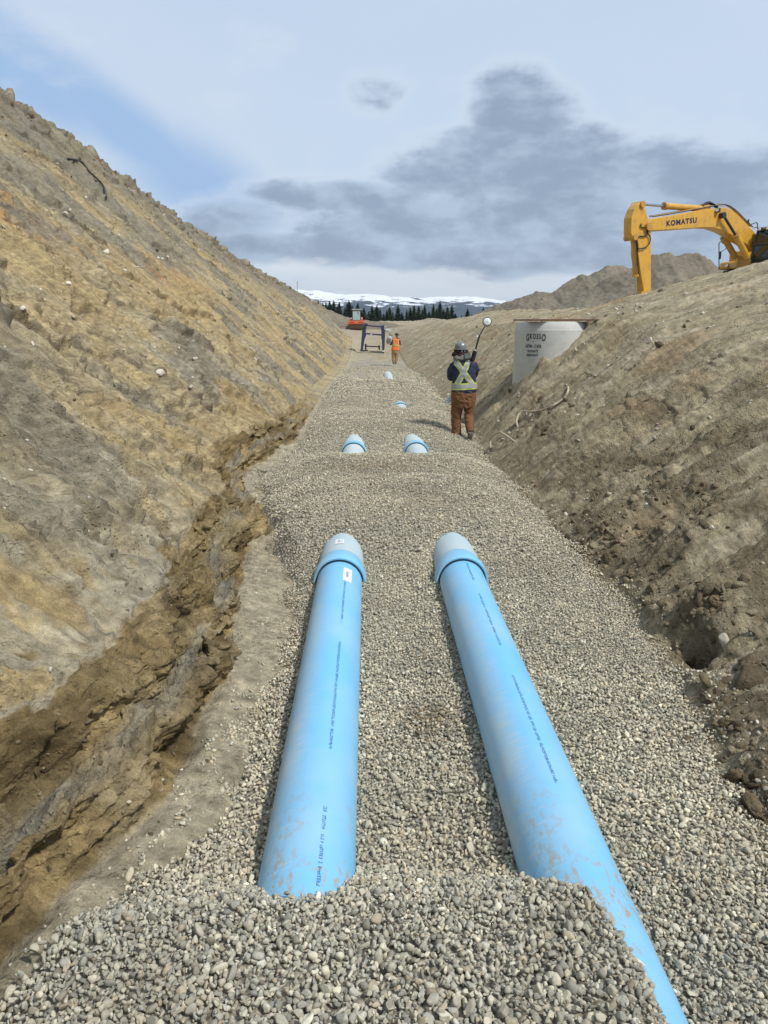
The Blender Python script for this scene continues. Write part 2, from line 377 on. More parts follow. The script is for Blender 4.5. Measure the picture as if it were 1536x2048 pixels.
# the foot of the left bank wanders: buttresses and bays
bx = near*(.16*fbm(rows*.9, rows*0+.5, 3, 4)+.05*fbm(rows*3.1, rows*0, 3, 9))
bx2 = near*(.15*fbm(rows*1.1, rows*0+4.5, 3, 14)+.05*fbm(rows*3.7, rows*0, 3, 19))
bx3 = near*(.18*fbm(rows*.8, rows*0+2.5, 4, 24))
lcx = itp(rows, LCX); lcz = itp(rows, LCZ); rcx = itp(rows, RCX); rcz = itp(rows, RCZ)
cx0 = xw+bx; far1 = sst(rows, 88, 118)
def P(x, z): return np.stack([np.broadcast_to(x, rows.shape), np.broadcast_to(z, rows.shape)], -1)
hA = hw*(1+.25*fbm(rows*.7, rows*0, 2, 31))
ctrlL = [P(lcx-60, lcz-3-.0*rows), P(lcx-12, lcz-.6), P(lcx-3.5, lcz+.1), P(lcx, lcz), P((lcx*.5+cx0*.5-.2), (lcz*.5+(fz+.1+hA)*.5)-.12),
         P(cx0-.43+bx3*.8, fz+.12+hA*.9), P(cx0-.29+bx3*.65, fz+.07+hA*.87), P(cx0-.23+bx2, fz+.10+hA*.52), P(cx0-.06+bx2*.8, fz+.06+hA*.44), P(cx0-.01, fz+.10), P(np.maximum(cx0+.25, xl*.5+cx0*.5), fz+.025), P(np.maximum(xl+.12, cx0+.3), fz-.05), P(np.maximum(xl, cx0)+.45, fz-.13)]
segL = [6, 10, 24, 150, 250, 14, 44, 26, 46, 24, 10, 5]
xr2 = xr+.06*near*fbm(rows*1.2, rows*0, 3, 41)
k3x = np.interp(rows, [0, 8, 14, 28, 60, 110], [2.9, 2.8, 2.45, 3.7, 4.2, 4.6]); k3z = np.interp(rows, [0, 8, 14, 40, 70, 95, 120], [1.75, 1.85, 2.30, 2.35, 2.1, .7, .15])
ctrlR = [P(xr2-.5, fz-.13), P(xr2-.08, fz-.04), P(xr2+.02, fz+.05), P(xr2+np.interp(rows, [0, 8, 14, 26, 40], [1.0, 1.0, .86, 1.35, 1.6]), fz+np.interp(rows, [0, 8, 14, 26, 40], [.60, .66, 1.10, 1.0, .95])*np.interp(rows, [0, 70, 95, 120], [1, 1, .4, .05])),
         P(xr2+k3x, fz+k3z), P(rcx, rcz), P(rcx+2.2, rcz-.55), P(rcx+14, np.minimum(rcz-.6, 2.9)), P(rcx+60, np.minimum(rcz-.8, 2.6))]
segR = [5, 10, 110, 110, 110, 16, 10, 6]
def sweep(ctrl, segs):
    out = []; u = []
    for k, n in enumerate(segs):
        t = np.linspace(0, 1, n, endpoint=(k == len(segs)-1))
        out.append(ctrl[k][:, None, :]*(1-t)[None, :, None]+ctrl[k+1][:, None, :]*t[None, :, None]); u.append(k+t)
    return np.concatenate(out, 1), np.concatenate(u)
PL, uL = sweep(ctrlL, segL); PR, uR = sweep(ctrlR, segR)
PP = np.concatenate([PL, PR], 1); nC = PP.shape[1]; nL = PL.shape[1]
# round the profile corners a little (3 passes)
for _ in range(3): PP[:, 1:-1] = PP[:, 1:-1]*.5+(PP[:, :-2]+PP[:, 2:])*.25
XX = PP[..., 0]; ZZ = PP[..., 1]; YY = np.broadcast_to(yy, XX.shape).copy()
side = np.zeros((nR, nC), bool); side[:, :nL] = True        # True: left
# arc length from the toe
ds = np.sqrt(np.diff(XX, axis=1)**2+np.diff(ZZ, axis=1)**2)
S = np.concatenate([np.zeros((nR, 1)), np.cumsum(ds, 1)], 1); S = np.abs(S-S[:, nL:nL+1])
U = np.concatenate([uL, 100+uR])[None, :]*np.ones((nR, 1))
# normals of the base sheet
dPx = np.gradient(XX, axis=1); dPz = np.gradient(ZZ, axis=1); ln = np.sqrt(dPx**2+dPz**2)+1e-9
NX = -dPz/ln; NZ = dPx/ln
D = np.zeros_like(XX)
L_ = side
wall = sst(U, 4.85, 5.5)*(1-sst(U, 8.6, 9.3))*L_                # the cut wall at the left foot
wall *= sst(YY, 24, 15)
slopeL = (1-sst(U, 4.9, 5.1))*sst(U, 1.5, 3)*L_
slopeR = sst(U, 102.0, 102.7)*(~L_)*(1-sst(U, 106, 108))
lowR = sst(U, 101.5, 102.1)*(1-sst(U, 103.2, 104.2))*(~L_)
dist = np.maximum(YY, S*1.2)
st1 = fbm(S*.30, YY*1.7+S*.12, 5, 1); st2 = fbm(S*.8+5, YY*6+S*.3, 4, 2)
wS = S+.7*fbm(S*.35, YY*.35, 3, 5)+.12*fbm(S*2.3, YY*2.3, 3, 6); wY = YY+.6*fbm(S*.4, YY*.4, 3, 7)
# broken ledges: saw-tooth scarps with sharp upper edges
saw = (wS*.38+wY*.13+.75*fbm(wS*.35, wY*.30, 4, 12)); fr = saw-np.floor(saw); led = np.where(fr < .055, fr/.055, (1-fr)/.945)
lmask = sst(fbm(S*.30+9, YY*.22, 4, 15), -.08, .22)
saw2 = (wS*1.15+wY*.5+1.1*fbm(wS*.8, wY*.55, 4, 17)); fr2 = saw2-np.floor(saw2); led2 = np.where(fr2 < .09, fr2/.09, (1-fr2)/.91)
l2mask = sst(fbm(S*.6+19, YY*.45, 4, 25), -.1, .25)
clod = np.maximum(0, fbm(S*5.5, YY*5.5, 4, 33))
clodbig = np.maximum(0, fbm(S*1.9, YY*1.9, 5, 35)-.12)
up = sst(S, 1.0, 5)
D += slopeL*(.10*st1+.055*st2+(.07+.10*up)*lmask*(led-.4)+(.05+.035*up)*l2mask*(led2-.4)+0.05*clod*sst(fbm(S*.5, YY*.5, 3, 37), -.1, .3)+.05*clodbig*sst(fbm(S*.25, YY*.25, 2, 38), -.1, .4)+.02*fbm(S*9, YY*11, 3, 39))
saw3 = (wS*3.1+wY*1.3+1.3*fbm(wS*1.7, wY*1.2, 4, 18)); fr3 = saw3-np.floor(saw3); led3 = np.where(fr3 < .14, fr3/.14, (1-fr3)/.86); l3mask = sst(fbm(S*1.1+9, YY*.8, 4, 26), -.15, .3)
D += slopeL*.045*l3mask*(led3-.4)*sst(YY, 18, 9)+slopeL*(1-up)*(.07*l2mask*(led2-.4)+.05*fbm(S*1.6, YY*1.6, 4, 27))
D += slopeL*sst(U, 3.8, 3.0)*.20*clodbig
# crest crumbs
D += slopeL*np.exp(-((U-3.0)/.22)**2)*(.22*np.abs(fbm(YY*.5, S*.5, 5, 44))+.10*clodbig)
# wall: lumpy, fluted, hanging nodules
bil = np.abs(fbm(S*4.0, YY*3.2, 4, 51)); flute = fbm(YY*5.0+.4*fbm(S*4, YY*3, 2, 52), S*1.2, 4, 53)
nod = np.maximum(0, fbm(S*8, YY*8, 3, 56, .5)); lay = fbm(S*5.5+.5*fbm(YY*1.2, S, 3, 161), YY*.9, 4, 162); D += wall*(.09*lay+.12*fbm(S*2.0, YY*1.3, 3, 54)+.06*flute-.06+.06*bil+.05*nod+.018*fbm(S*22, YY*22, 3, 55, .6))
# sand shelf: gentle
shelf = sst(U, 8.98, 9.05)*L_
D += shelf*(.018*fbm(XX*3, YY*3, 4, 61))
# right bank
clod2 = np.maximum(0, fbm(S*1.5, YY*6.5-S*.5, 5, 34)); stR = fbm(S*.28, YY*1.9-S*.1, 5, 71); stR2 = fbm(S*.7, YY*7, 4, 72)
D += slopeR*(.10*stR+.045*stR2+.03*lmask*l2mask*(led2-.4)+.018*clod2)
nr = sst(YY, 16, 6)
cpt = sst(fbm(S*.8+3, YY*.6, 3, 85), .05, .35)
D += lowR*nr*(.07*clodbig*cpt+.055*clod*cpt+.03*clod2+.04*fbm(S*.6, YY*.9, 3, 81)+.010*fbm(S*12, YY*14, 4, 87, .6))
D += slopeR*(nr*(.02*clod2+.03*clodbig*sst(fbm(S*.4, YY*.4, 2, 82), -.05, .35))+.010*fbm(S*8, YY*14, 4, 88, .6))
D += (~L_)*np.exp(-((U-105.0)/.3)**2)*(.11*fbm(YY*.6, S*.6, 4, 84))
# a washed out hollow in the right toe, and lumps around
def splash(cx, cy, rx, ry, amp, m=~L_): 
    return m*amp*gauss(XX+.05*fbm(XX*6, YY*6, 3, 91), YY+.05*fbm(XX*6+3, YY*6, 3, 92), cx, cy, rx, ry)
D += splash(2.22, 4.45, .11, .20, -.26)+splash(2.50, 4.75, .24, .2, .13)+splash(2.5, 3.75, .2, .12, -.08)+splash(2.22, 4.95, .16, .16, .08)+splash(2.08, 3.95, .10, .14, .05)
D += splash(2.45, 7.1, .25, .3, .10)+splash(2.9, 6.6, .3, .2, -.10)+splash(2.9, 5.9, .5, .35, .08)
crk = (1-sst(np.abs(fbm(wS*.42+3, wY*.22+wS*.1, 4, 171)), 0, .035))*sst(fbm(S*.25, YY*.2, 3, 172), -.15, .15)*slopeL*up
D -= .07*crk
XX2 = XX+NX*D; ZZ2 = ZZ+NZ*D
# heaped soil against the front of the concrete barrel
ZZ2 = ZZ2+(~L_)*(.10*gauss(XX2, YY, 3.50, 14.1, .25, .32)-.25*gauss(XX2, YY, 2.85, 14.7, .22, .5)-.14*gauss(XX2, YY, 3.9, 14.0, .8, .6)+.14*gauss(XX2, YY, 3.42, 14.2, .13, .16))
# far rise
ZZ2 = ZZ2+sst(YY, 90, 112)*.22*fbm(XX2*.08, YY*.12, 4, 95)
YY2 = YY.copy(); nearg = sst(YY, 16, 5)
ZZ2 = ZZ2+nearg*L_*slopeL*(1-up)*.035*fbm(S*5, YY*6, 5, 131, .65)+nearg*wall*.022*fbm(S*13, YY*13, 4, 132, .65)+nearg*slopeR*.012*fbm(S*7, YY*9, 5, 133, .68)
YY2 += slopeL*.05*l2mask*(led2-.4)
# colours
def c3(*c): return np.array(c, np.float32)
TAN, GREY, OCH, WET, SAND, DARK, PALE = c3(.375, .305, .178), c3(.270, .246, .186), c3(.38, .245, .10), c3(.235, .175, .085), c3(.385, .345, .25), c3(.125, .108, .078), c3(.46, .395, .265)
def lerp(a, b, t): return a+(b-a)*t[..., None]
C = np.ones((nR, nC, 3), np.float32)*TAN
gA = sst(fbm(S*.35, YY*.5+S*.1, 5, 101), -.05, .5); gB = sst(fbm(S*.7+3, YY*2.2, 5, 102), .0, .6)
C = lerp(C, GREY, L_*.75*gA); C = lerp(C, PALE, .45*gB*(1-gA))
C = lerp(C, OCH*c3(.95, 1.05, 1.1), L_*.40*sst(fbm(S*.5+8, YY*.55, 4, 103), .12, .55))
C = lerp(C, c3(.40, .235, .09), L_*np.clip(1.2*gauss(XX+.35*st1, YY+.7*st1, -5.9, 13.2, .5, 1.5), 0, .75)*sst(st2, -.6, .1))
C = lerp(C, c3(.33, .17, .07), L_*np.clip(1.3*gauss(XX+.5*st2, YY, -5.3, 21, .55, 2.6), 0, .75)*sst(st2, -.3, .3))
C = lerp(C, GREY*.85, L_*sst(U, 4.0, 3.15)*.8*(U < 5)); C = lerp(C, c3(.16, .135, .098), L_*sst(U, 3.7, 3.05)*.75*sst(fbm(S*1.1, YY*.9, 5, 164), -.15, .3)*(U < 5))
C = lerp(C, c3(.235, .195, .125), L_*(U < 5)*.7*sst(fbm(S*.5+wY*.15, YY*1.6, 5, 165), .02, .42))                     # top soil grey toward the crest
C = lerp(C, GREY*.95, L_*.6*gauss(XX, YY, -2.1, 3.9, .8, 1.1)*sst(fbm(S*1.4, YY*1.4, 5, 104), -.1, .15))
C = lerp(C, DARK*1.25, slopeL*l3mask*np.where(fr3 < .15, 1, 0)*.38*sst(YY, 18, 9))  # small ledges: shade below each edge tinted into the colour
C = lerp(C, c3(.385, .29, .15), L_*.5*sst(S, 5, 1)*sst(fbm(S*1.3, YY*1.1, 5, 109), 0, .4))
# shade under the scarp edges, painted into the soil colour
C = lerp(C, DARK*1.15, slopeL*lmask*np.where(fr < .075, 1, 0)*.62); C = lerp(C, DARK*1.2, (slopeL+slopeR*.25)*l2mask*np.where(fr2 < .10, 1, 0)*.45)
Un = U+.22*fbm(YY*2.2, S*1.5, 4, 121)+.10*fbm(YY*9, S*6, 3, 122); wallc = sst(Un, 5.12, 5.22)*(1-sst(U+.10*fbm(YY*3, S*2, 4, 123), 9.0, 9.06))*L_*sst(YY, 24, 15)
big = fbm(wS*.30+2, wY*.26, 4, 173); C = lerp(C, c3(.215, .195, .148), L_*.75*sst(big, .10, .30)*(U < 5.1)); C = lerp(C, c3(.405, .305, .150), L_*.6*sst(-big, .08, .35)*(U < 5.1)*sst(lcx[:, None]-XX, 0, -5)); C = lerp(C, c3(.10, .085, .06), .75*crk)  # last lerp paints the cracks' shadow lines into the colour
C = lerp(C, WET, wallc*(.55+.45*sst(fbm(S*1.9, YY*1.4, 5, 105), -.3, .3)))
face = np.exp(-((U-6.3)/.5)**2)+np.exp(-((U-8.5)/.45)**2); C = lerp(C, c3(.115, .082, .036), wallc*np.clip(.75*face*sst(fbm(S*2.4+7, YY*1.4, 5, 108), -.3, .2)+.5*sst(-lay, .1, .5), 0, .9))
C = lerp(C, SAND*.85, wallc*.7*np.exp(-((U-7.45)/.22)**2)*sst(fbm(YY*1.1, S*.5, 3, 163), -.3, .1))
C = lerp(C, c3(.36, .27, .13), wallc*.6*sst(fbm(S*3+4, YY*2, 4, 106), .05, .5))
C = lerp(C, GREY*.9, wallc*.8*np.exp(-((U-7.5)/.35)**2)*sst(fbm(YY*1.5, S, 3, 107), -.4, .2))
C = lerp(C, c3(.365, .318, .222), np.clip(shelf, 0, 1)*.95)
C = lerp(C, SAND, L_*sst(Un, 4.90, 5.02)*(1-sst(Un, 5.12, 5.22))*.8*sst(YY, 9, 4))
# right bank: browner and greyer
RB = c3(.335, .287, .187); isR = (~L_)*1.0
C = lerp(C, RB, isR*.85)
C = lerp(C, c3(.45, .385, .27), isR*.75*sst(fbm(S*.35, YY*2.4-S*.1, 5, 110), .02, .5))
C = lerp(C, c3(.22, .18, .125), isR*.35*sst(fbm(S*.9, YY*1.3, 5, 111), .1, .5))
C = lerp(C, c3(.34, .205, .10), isR*.35*sst(fbm(S*.5, YY*.4, 4, 112), .25, .6))
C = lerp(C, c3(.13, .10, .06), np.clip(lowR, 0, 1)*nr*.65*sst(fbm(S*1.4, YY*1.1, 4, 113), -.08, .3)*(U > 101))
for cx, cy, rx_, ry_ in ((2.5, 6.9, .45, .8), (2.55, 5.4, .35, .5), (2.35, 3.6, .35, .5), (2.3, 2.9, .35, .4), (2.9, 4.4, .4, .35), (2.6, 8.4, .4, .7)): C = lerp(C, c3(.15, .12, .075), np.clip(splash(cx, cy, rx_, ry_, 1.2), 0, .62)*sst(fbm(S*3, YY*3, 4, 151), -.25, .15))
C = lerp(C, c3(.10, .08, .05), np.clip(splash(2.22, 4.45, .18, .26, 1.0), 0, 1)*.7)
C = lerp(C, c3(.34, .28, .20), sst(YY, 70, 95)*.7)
C = C*np.clip(1+.30*fbm(S*11, YY*13, 5, 141, .72)*sst(YY, 30, 12)+.16*fbm(S*2.2, YY*9, 4, 142, .6), .45, 1.6)[..., None]
for (px, py, r) in ((0, 0, 0),): pass
idx = np.arange(nR*nC).reshape(nR, nC)
Fq = np.stack([idx[:-1, :-1], idx[:-1, 1:], idx[1:, 1:], idx[1:, :-1]], -1).reshape(-1, 4)
TV = np.stack([XX2, YY2, ZZ2], -1)
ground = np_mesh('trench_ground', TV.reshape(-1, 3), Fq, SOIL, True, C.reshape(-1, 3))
tag(ground, kind='structure', label='bare sandy soil of the trench banks and bottom')
bpy.context.view_layer.update()
DG = bpy.context.evaluated_depsgraph_get()
G_EV = ground.evaluated_get(DG)
def hit(px, py, dflt=10):
    d = Vector(ray(px, py)).normalized()
    ok, loc, nor, _ = G_EV.ray_cast(Vector((0, 0, CAMZ))+d*.3, d)
    return (loc.copy(), nor.copy()) if ok else (Vector(at(px, py, dflt)), Vector((0, 0, 1)))
def drop(x, y, z0=20):
    ok, loc, nor, _ = G_EV.ray_cast(Vector((x, y, z0)), Vector((0, 0, -1)))
    return loc.z if ok else 0.0

# far ground, to the horizon
xs = np.concatenate([-np.geomspace(9000, 20, 40), np.linspace(-15, 15, 8), np.geomspace(20, 9000, 40)]); ys = np.concatenate([np.linspace(-60, 140, 12), np.geomspace(150, 7600, 60)])
gx, gy = np.meshgrid(xs, ys); gz = .9+.25*fbm(gx*.01, gy*.01, 3, 5)*np.clip(1-gy/3000, 0, 1); gz = np.where(gy < 146, -3.2, gz)
ii = np.arange(gx.size).reshape(gx.shape); ff = np.stack([ii[:-1, :-1], ii[:-1, 1:], ii[1:, 1:], ii[1:, :-1]], -1).reshape(-1, 4)
fg = np_mesh('ground', np.stack([gx, gy, gz], -1).reshape(-1, 3), ff, SOIL, True, np.ones((gx.size, 3), np.float32)*c3(.20, .19, .12))
tag(fg, kind='structure')

# spoil heaps and far berms: ridge line traced by height, built as real mounds with their own depth
def heap(name, ridge, Y, foot_px, depth, seed, label, amp=.35, col=(.20, .172, .128), zf=1.0, nyv=110, nxv=260):
    pts = [at(px, py, Y) for px, py in ridge]; xa = [p[0] for p in pts]; za = [p[2] for p in pts]
    X0, X1 = xa[0]-3, xa[-1]+3
    x = np.linspace(X0, X1, nxv)[None, :]; v = np.linspace(-1, 1, nyv)[:, None]
    top = np.interp(x, [X0]+xa+[X1], [zf]+za+[zf])
    w = np.sign(v)*(np.abs(v)); yv = Y+v*depth+.12*depth*fbm(x*.08, x*0, 3, seed)*(1-np.abs(v))+x*0
    gul = fbm(x*.35, v*1.2, 4, seed+1)
    zz = zf+(top-zf)*(1-np.abs(w))**1.08+amp*(np.abs(gul))*(1-np.abs(v)**4)*np.clip((top-zf)/3, .1, 1)+.10*fbm(x*1.7, yv*1.7, 4, seed+2)
    zz = zz-amp*.25*(1-np.abs(v))
    zz = np.where(np.abs(v) > .985, zz-2.5, zz)
    i2 = np.arange(zz.size).reshape(zz.shape); f2 = np.stack([i2[:-1, :-1], i2[:-1, 1:], i2[1:, 1:], i2[1:, :-1]], -1).reshape(-1, 4)
    cc = lerp(np.ones((*zz.shape, 3), np.float32)*c3(*col), c3(.26, .23, .17), .5*sst(gul, -.1, .5)); cc = lerp(cc, c3(.16, .135, .10), .5*sst(fbm(x*.25+4, yv*.4, 4, seed+4), .1, .5))
    o = np_mesh(name, np.stack([x+0*zz, yv+0*zz, zz], -1).reshape(-1, 3), f2, SOIL, True, cc.reshape(-1, 3))
    return tag(o, kind='structure', label=label)
heap('spoil_heap', [(1130, 606), (1180, 580), (1225, 550), (1262, 538), (1285, 520), (1320, 505), (1336, 504), (1352, 509), (1370, 506), (1392, 504), (1412, 516), (1440, 533), (1475, 540), (1500, 552), (1540, 560), (1600, 560), (1700, 570)], 62, 0, 11, 200, 'tall grey-brown spoil heap behind the excavator', nxv=420, nyv=200, zf=2.0)
heap('spoil_heap', [(925, 643), (950, 628), (990, 610), (1020, 603), (1042, 597), (1072, 583), (1100, 588), (1130, 567), (1160, 548), (1180, 549), (1215, 533), (1245, 532), (1300, 545), (1360, 560), (1440, 575)], 74, 0, 13, 210, 'long brown spoil heap rising behind the right bank', nxv=420, nyv=160, zf=1.6)
heap('far_berm', [(640, 606), (652, 616), (680, 628), (705, 637), (740, 641), (770, 643)], 112, 0, 6, 220, 'brown mound of soil behind the road roller', nxv=160, nyv=60, zf=1.4)
heap('far_berm', [(700, 645), (760, 642), (812, 642), (838, 641), (858, 636), (876, 637), (900, 640), (930, 640), (960, 637), (1000, 636), (1040, 640)], 128, 0, 8, 230, 'low pale berm across the far end of the trench', nxv=200, nyv=60, zf=1.2, col=(.33, .275, .20), amp=.15)

def haze_box():
    o = MB().box((0, 3700, 150), (20000, 9000, 400)).build('haze', HAZE); tag(o, 'thin blue haze in the far air', kind='stuff')
haze_box()
# ---------------------------------------------------------------- mountains
def mountains():
    rid = [(420, 588), (560, 584), (600, 582), (640, 583), (690, 591), (730, 589), (770, 594), (800, 595), (840, 597), (880, 596), (905, 593), (935, 595), (962, 598), (990, 603), (1060, 606), (1200, 604), (1500, 600)]
    Y = 7200; pts = [at(px, py, Y) for px, py in rid]; x = np.linspace(pts[0][0]-2500, pts[-1][0]+1500, 520)[None, :]; v = np.linspace(0, 1, 150)[:, None]
    top = np.interp(x, [p[0] for p in pts], [p[2] for p in pts]); y = 4600+v*2600
    e = sst(v, 0, 1)**.85; rg = ridged(x*.0016, v*2.2+1, 5, 301)-1
    z = top*e+rg*38*v*(1.05-v)*1.8+fbm(x*.006, y*.004, 4, 302)*14*v-30*(1-sst(v, 0, .12))
    z2 = np.where(v > .985, top+fbm(x*.01, x*0, 4, 303)*8, z)
    i2 = np.arange(z2.size).reshape(z2.shape); f2 = np.stack([i2[:-1, :-1], i2[:-1, 1:], i2[1:, 1:], i2[1:, :-1]], -1).reshape(-1, 4)
    m, nt, b = newmat('mountain'); N = nt.nodes; L = nt.links
    g = N.new('ShaderNodeNewGeometry'); sp = N.new('ShaderNodeSeparateXYZ'); L.new(g.outputs['Position'], sp.inputs[0])
    mp = N.new('ShaderNodeMapping'); mp.inputs['Scale'].default_value = (.0060, .004, .030); L.new(g.outputs['Position'], mp.inputs[0])
    n = N.new('ShaderNodeTexNoise'); n.inputs['Scale'].default_value = 1; n.inputs['Detail'].default_value = 9; n.inputs['Roughness'].default_value = .68; L.new(mp.outputs[0], n.inputs['Vector'])
    a = N.new('ShaderNodeMapRange'); L.new(sp.outputs[2], a.inputs[0]); a.inputs[1].default_value = 70; a.inputs[2].default_value = 210; a.inputs[3].default_value = -.20; a.inputs[4].default_value = .15
    ad = N.new('ShaderNodeMath'); ad.operation = 'ADD'; L.new(a.outputs[0], ad.inputs[0]); L.new(n.outputs['Fac'], ad.inputs[1])
    s = N.new('ShaderNodeMapRange'); L.new(ad.outputs[0], s.inputs[0]); s.inputs[1].default_value = .50; s.inputs[2].default_value = .56
    mx = N.new('ShaderNodeMix'); mx.data_type = 'RGBA'; L.new(s.outputs[0], mx.inputs[0]); mx.inputs[6].default_value = (.035, .052, .060, 1); mx.inputs[7].default_value = (.80, .82, .86, 1)
    L.new(mx.outputs[2], b.inputs['Base Color']); b.inputs['Roughness'].default_value = .9
    o = np_mesh('mountains', np.stack([x+0*z2, y+0*z2, z2], -1).reshape(-1, 3), f2, m, True); tag(o, kind='structure', label='snow-covered mountain range on the horizon')
mountains()

# ---------------------------------------------------------------- gravel
def Gz(x, y):
    x = np.asarray(x, float); y = np.asarray(y, float); f = Fz(y)
    st = [(-4, .64), (.2, .60), (1.2, .44), (1.75, .37), (2.02, .32), (2.48, .03), (2.7, 0), (5.4, .0), (6.0, .06), (6.42, .13), (6.62, .29), (6.8, .35), (7.5, .39), (9, .40), (9.9, .43), (10.6, .36), (11.3, .17), (12.1, .10), (12.8, .24), (13.6, .34), (15.4, .38), (16.8, .30), (17.9, .23), (18.3, .27), (18.8, .32), (21, .33), (23.6, .297), (24.6, .32), (26, .29), (33, .12), (45, .05), (60, 0)]
    m = (itp(y-.06, st)+itp(y, st)+itp(y+.06, st))/3
    # the near heap spills away to the right over the pipe
    xe = .75+.02*np.sin(y*5)
    rfall = np.where(y < 4, np.clip((x-xe)/.27, 0, 1), 0); m1 = m*(1-sst(rfall, 0, 1)*np.where(y < 2.9, 1, 0)*1.0)
    lf = np.where(y < 4, sst(x, -.35, -1.5)*.55, 0); m1 = m1*(1-lf)
    # other heaps fall off to the sides
    midfall = np.where(y >= 4, sst(np.abs(x-.3), .8, 1.9)*.75, 0); m1 = m1*(1-midfall)
    m1 = m1+.13*gauss(x, y, -.26, 18.0, .5, .9)+.06*gauss(x, y, -.26, 24, .5, 1)
    # swept up a little against the pipes, dished between
    b = (.035*np.exp(-((x-.81)/.34)**2)+.035*np.exp(-((x+.26)/.34)**2)-.03*np.exp(-((x-.28)/.22)**2))*sst(y, 2.3, 2.8)*(1-sst(y, 5.5, 6.2))
    nz = .03*fbm(x*1.3, y*1.3, 3, 401)+.014*fbm(x*4, y*4, 3, 402)
    return f+m1+b+nz+.0
def xLf(y): return itp(y, XL_ST)+.07*fbm(y*1.5, y*0, 3, 404)
def xRf(y): return itp(y, XR_ST)+.08*fbm(y*1.1, y*0+3, 3, 405)
gr = np.concatenate([np.linspace(-4, .8, 16), np.exp(np.linspace(math.log(.9), math.log(64), 400))]); gu = np.linspace(0, 1, 90)
gY = gr[:, None]+0*gu; gX = xLf(gr)[:, None]*(1-gu)+xRf(gr)[:, None]*gu; ex = .2; gX = gX+np.where(gu < .02, -ex, 0)+np.where(gu > .98, ex, 0)
gZ = Gz(gX, gY)-.012-sst(gY, 46, 61)*.30*(1+fbm(gX*.8, gY*.35, 4, 408)); gZ = gZ-np.where((gu < .02) | (gu > .98), .30, 0)-.03*(sst(np.abs(gu-.5), .44, .49))
i2 = np.arange(gZ.size).reshape(gZ.shape); f2 = np.stack([i2[:-1, :-1], i2[:-1, 1:], i2[1:, 1:], i2[1:, :-1]], -1).reshape(-1, 4)
bed = np_mesh('gravel_bed', np.stack([gX, gY, gZ], -1).reshape(-1, 3), f2, BED, True); tag(bed, kind='structure', label='bed of crushed drain gravel along the trench bottom')

def ico(sub):
    bm = bmesh.new(); bmesh.ops.create_icosphere(bm, subdivisions=sub, radius=1); bm.verts.ensure_lookup_table()
    V = np.array([v.co[:] for v in bm.verts], np.float32); F = np.array([[v.index for v in f.verts] for f in bm.faces], np.int32); bm.free(); return V, F
ICO = {k: ico(k) for k in (1, 2, 3)}
def stone_variants(sub, n, rng, cuts=9, soft=.0):
    V, F = ICO[sub]; out = []
    for _ in range(n):
        v = V.copy()
        for c in range(cuts):
            d = rng.normal(size=3); d /= np.linalg.norm(d); h = rng.uniform(.44, .80); p = v@d; over = np.maximum(p-h, 0); v = v-over[:, None]*d*(1-soft)
        if soft: v *= (1+soft*.3*rng.normal(size=(len(v), 1)))
        out.append(v)
    return np.array(out, np.float32), F
def rotm(n, rng, flat=None):
    q = rng.normal(size=(n, 4)); q /= np.linalg.norm(q, axis=1)[:, None]; w, x, y, z = q.T
    return np.stack([1-2*(y*y+z*z), 2*(x*y-z*w), 2*(x*z+y*w), 2*(x*y+z*w), 1-2*(x*x+z*z), 2*(y*z-x*w), 2*(x*z-y*w), 2*(y*z+x*w), 1-2*(x*x+y*y)], -1).reshape(n, 3, 3).astype(np.float32)
def scatter_mesh(name, pos, size, tint, sub, rng, smooth=False, nv=24, aniso=(1, .78, .56), mat=None, cuts=9, soft=0.0):
    n = len(pos); var, F = stone_variants(sub, nv, rng, cuts, soft); k = rng.integers(0, nv, n)
    a = np.array(aniso, np.float32)*rng.uniform(.75, 1.25, (n, 3)).astype(np.float32); R = rotm(n, rng)
    v = var[k]*(a*size[:, None])[:, None, :]; v = np.einsum('nij,nvj->nvi', R, v)+pos[:, None, :].astype(np.float32)
    nv_ = var.shape[1]; f = (F[None]+(np.arange(n)*nv_)[:, None, None]).reshape(-1, 3)
    t = np.repeat(tint.astype(np.float32), nv_, axis=0)
    return np_mesh(name, v.reshape(-1, 3), f, mat or STONE, smooth, t)
PAL = np.array([(.52, .47, .37), (.45, .41, .325), (.39, .365, .30), (.56, .50, .385), (.32, .305, .26), (.46, .38, .275), (.26, .23, .18), (.42, .39, .33), (.62, .575, .48)], np.float32)
PALW = np.array([.2, .2, .16, .12, .11, .06, .05, .06, .04])
def tints(n, rng, mul=1.0):
    k = rng.choice(len(PAL), n, p=PALW/PALW.sum()); return PAL[k]*rng.uniform(.84, 1.14, (n, 1)).astype(np.float32)*mul*np.array([1.02, 1.02, .95], np.float32)*np.exp(rng.normal(0, .13, (n, 1))).astype(np.float32)
def in_pipe(p, pad=.0):
    y = p[:, 1]; z = p[:, 2]; r = np.zeros(len(p), bool)
    for xc in (-.26, .81):
        r |= (((p[:, 0]-xc)**2+(z+.195)**2) < (.193+pad)**2)
    return r
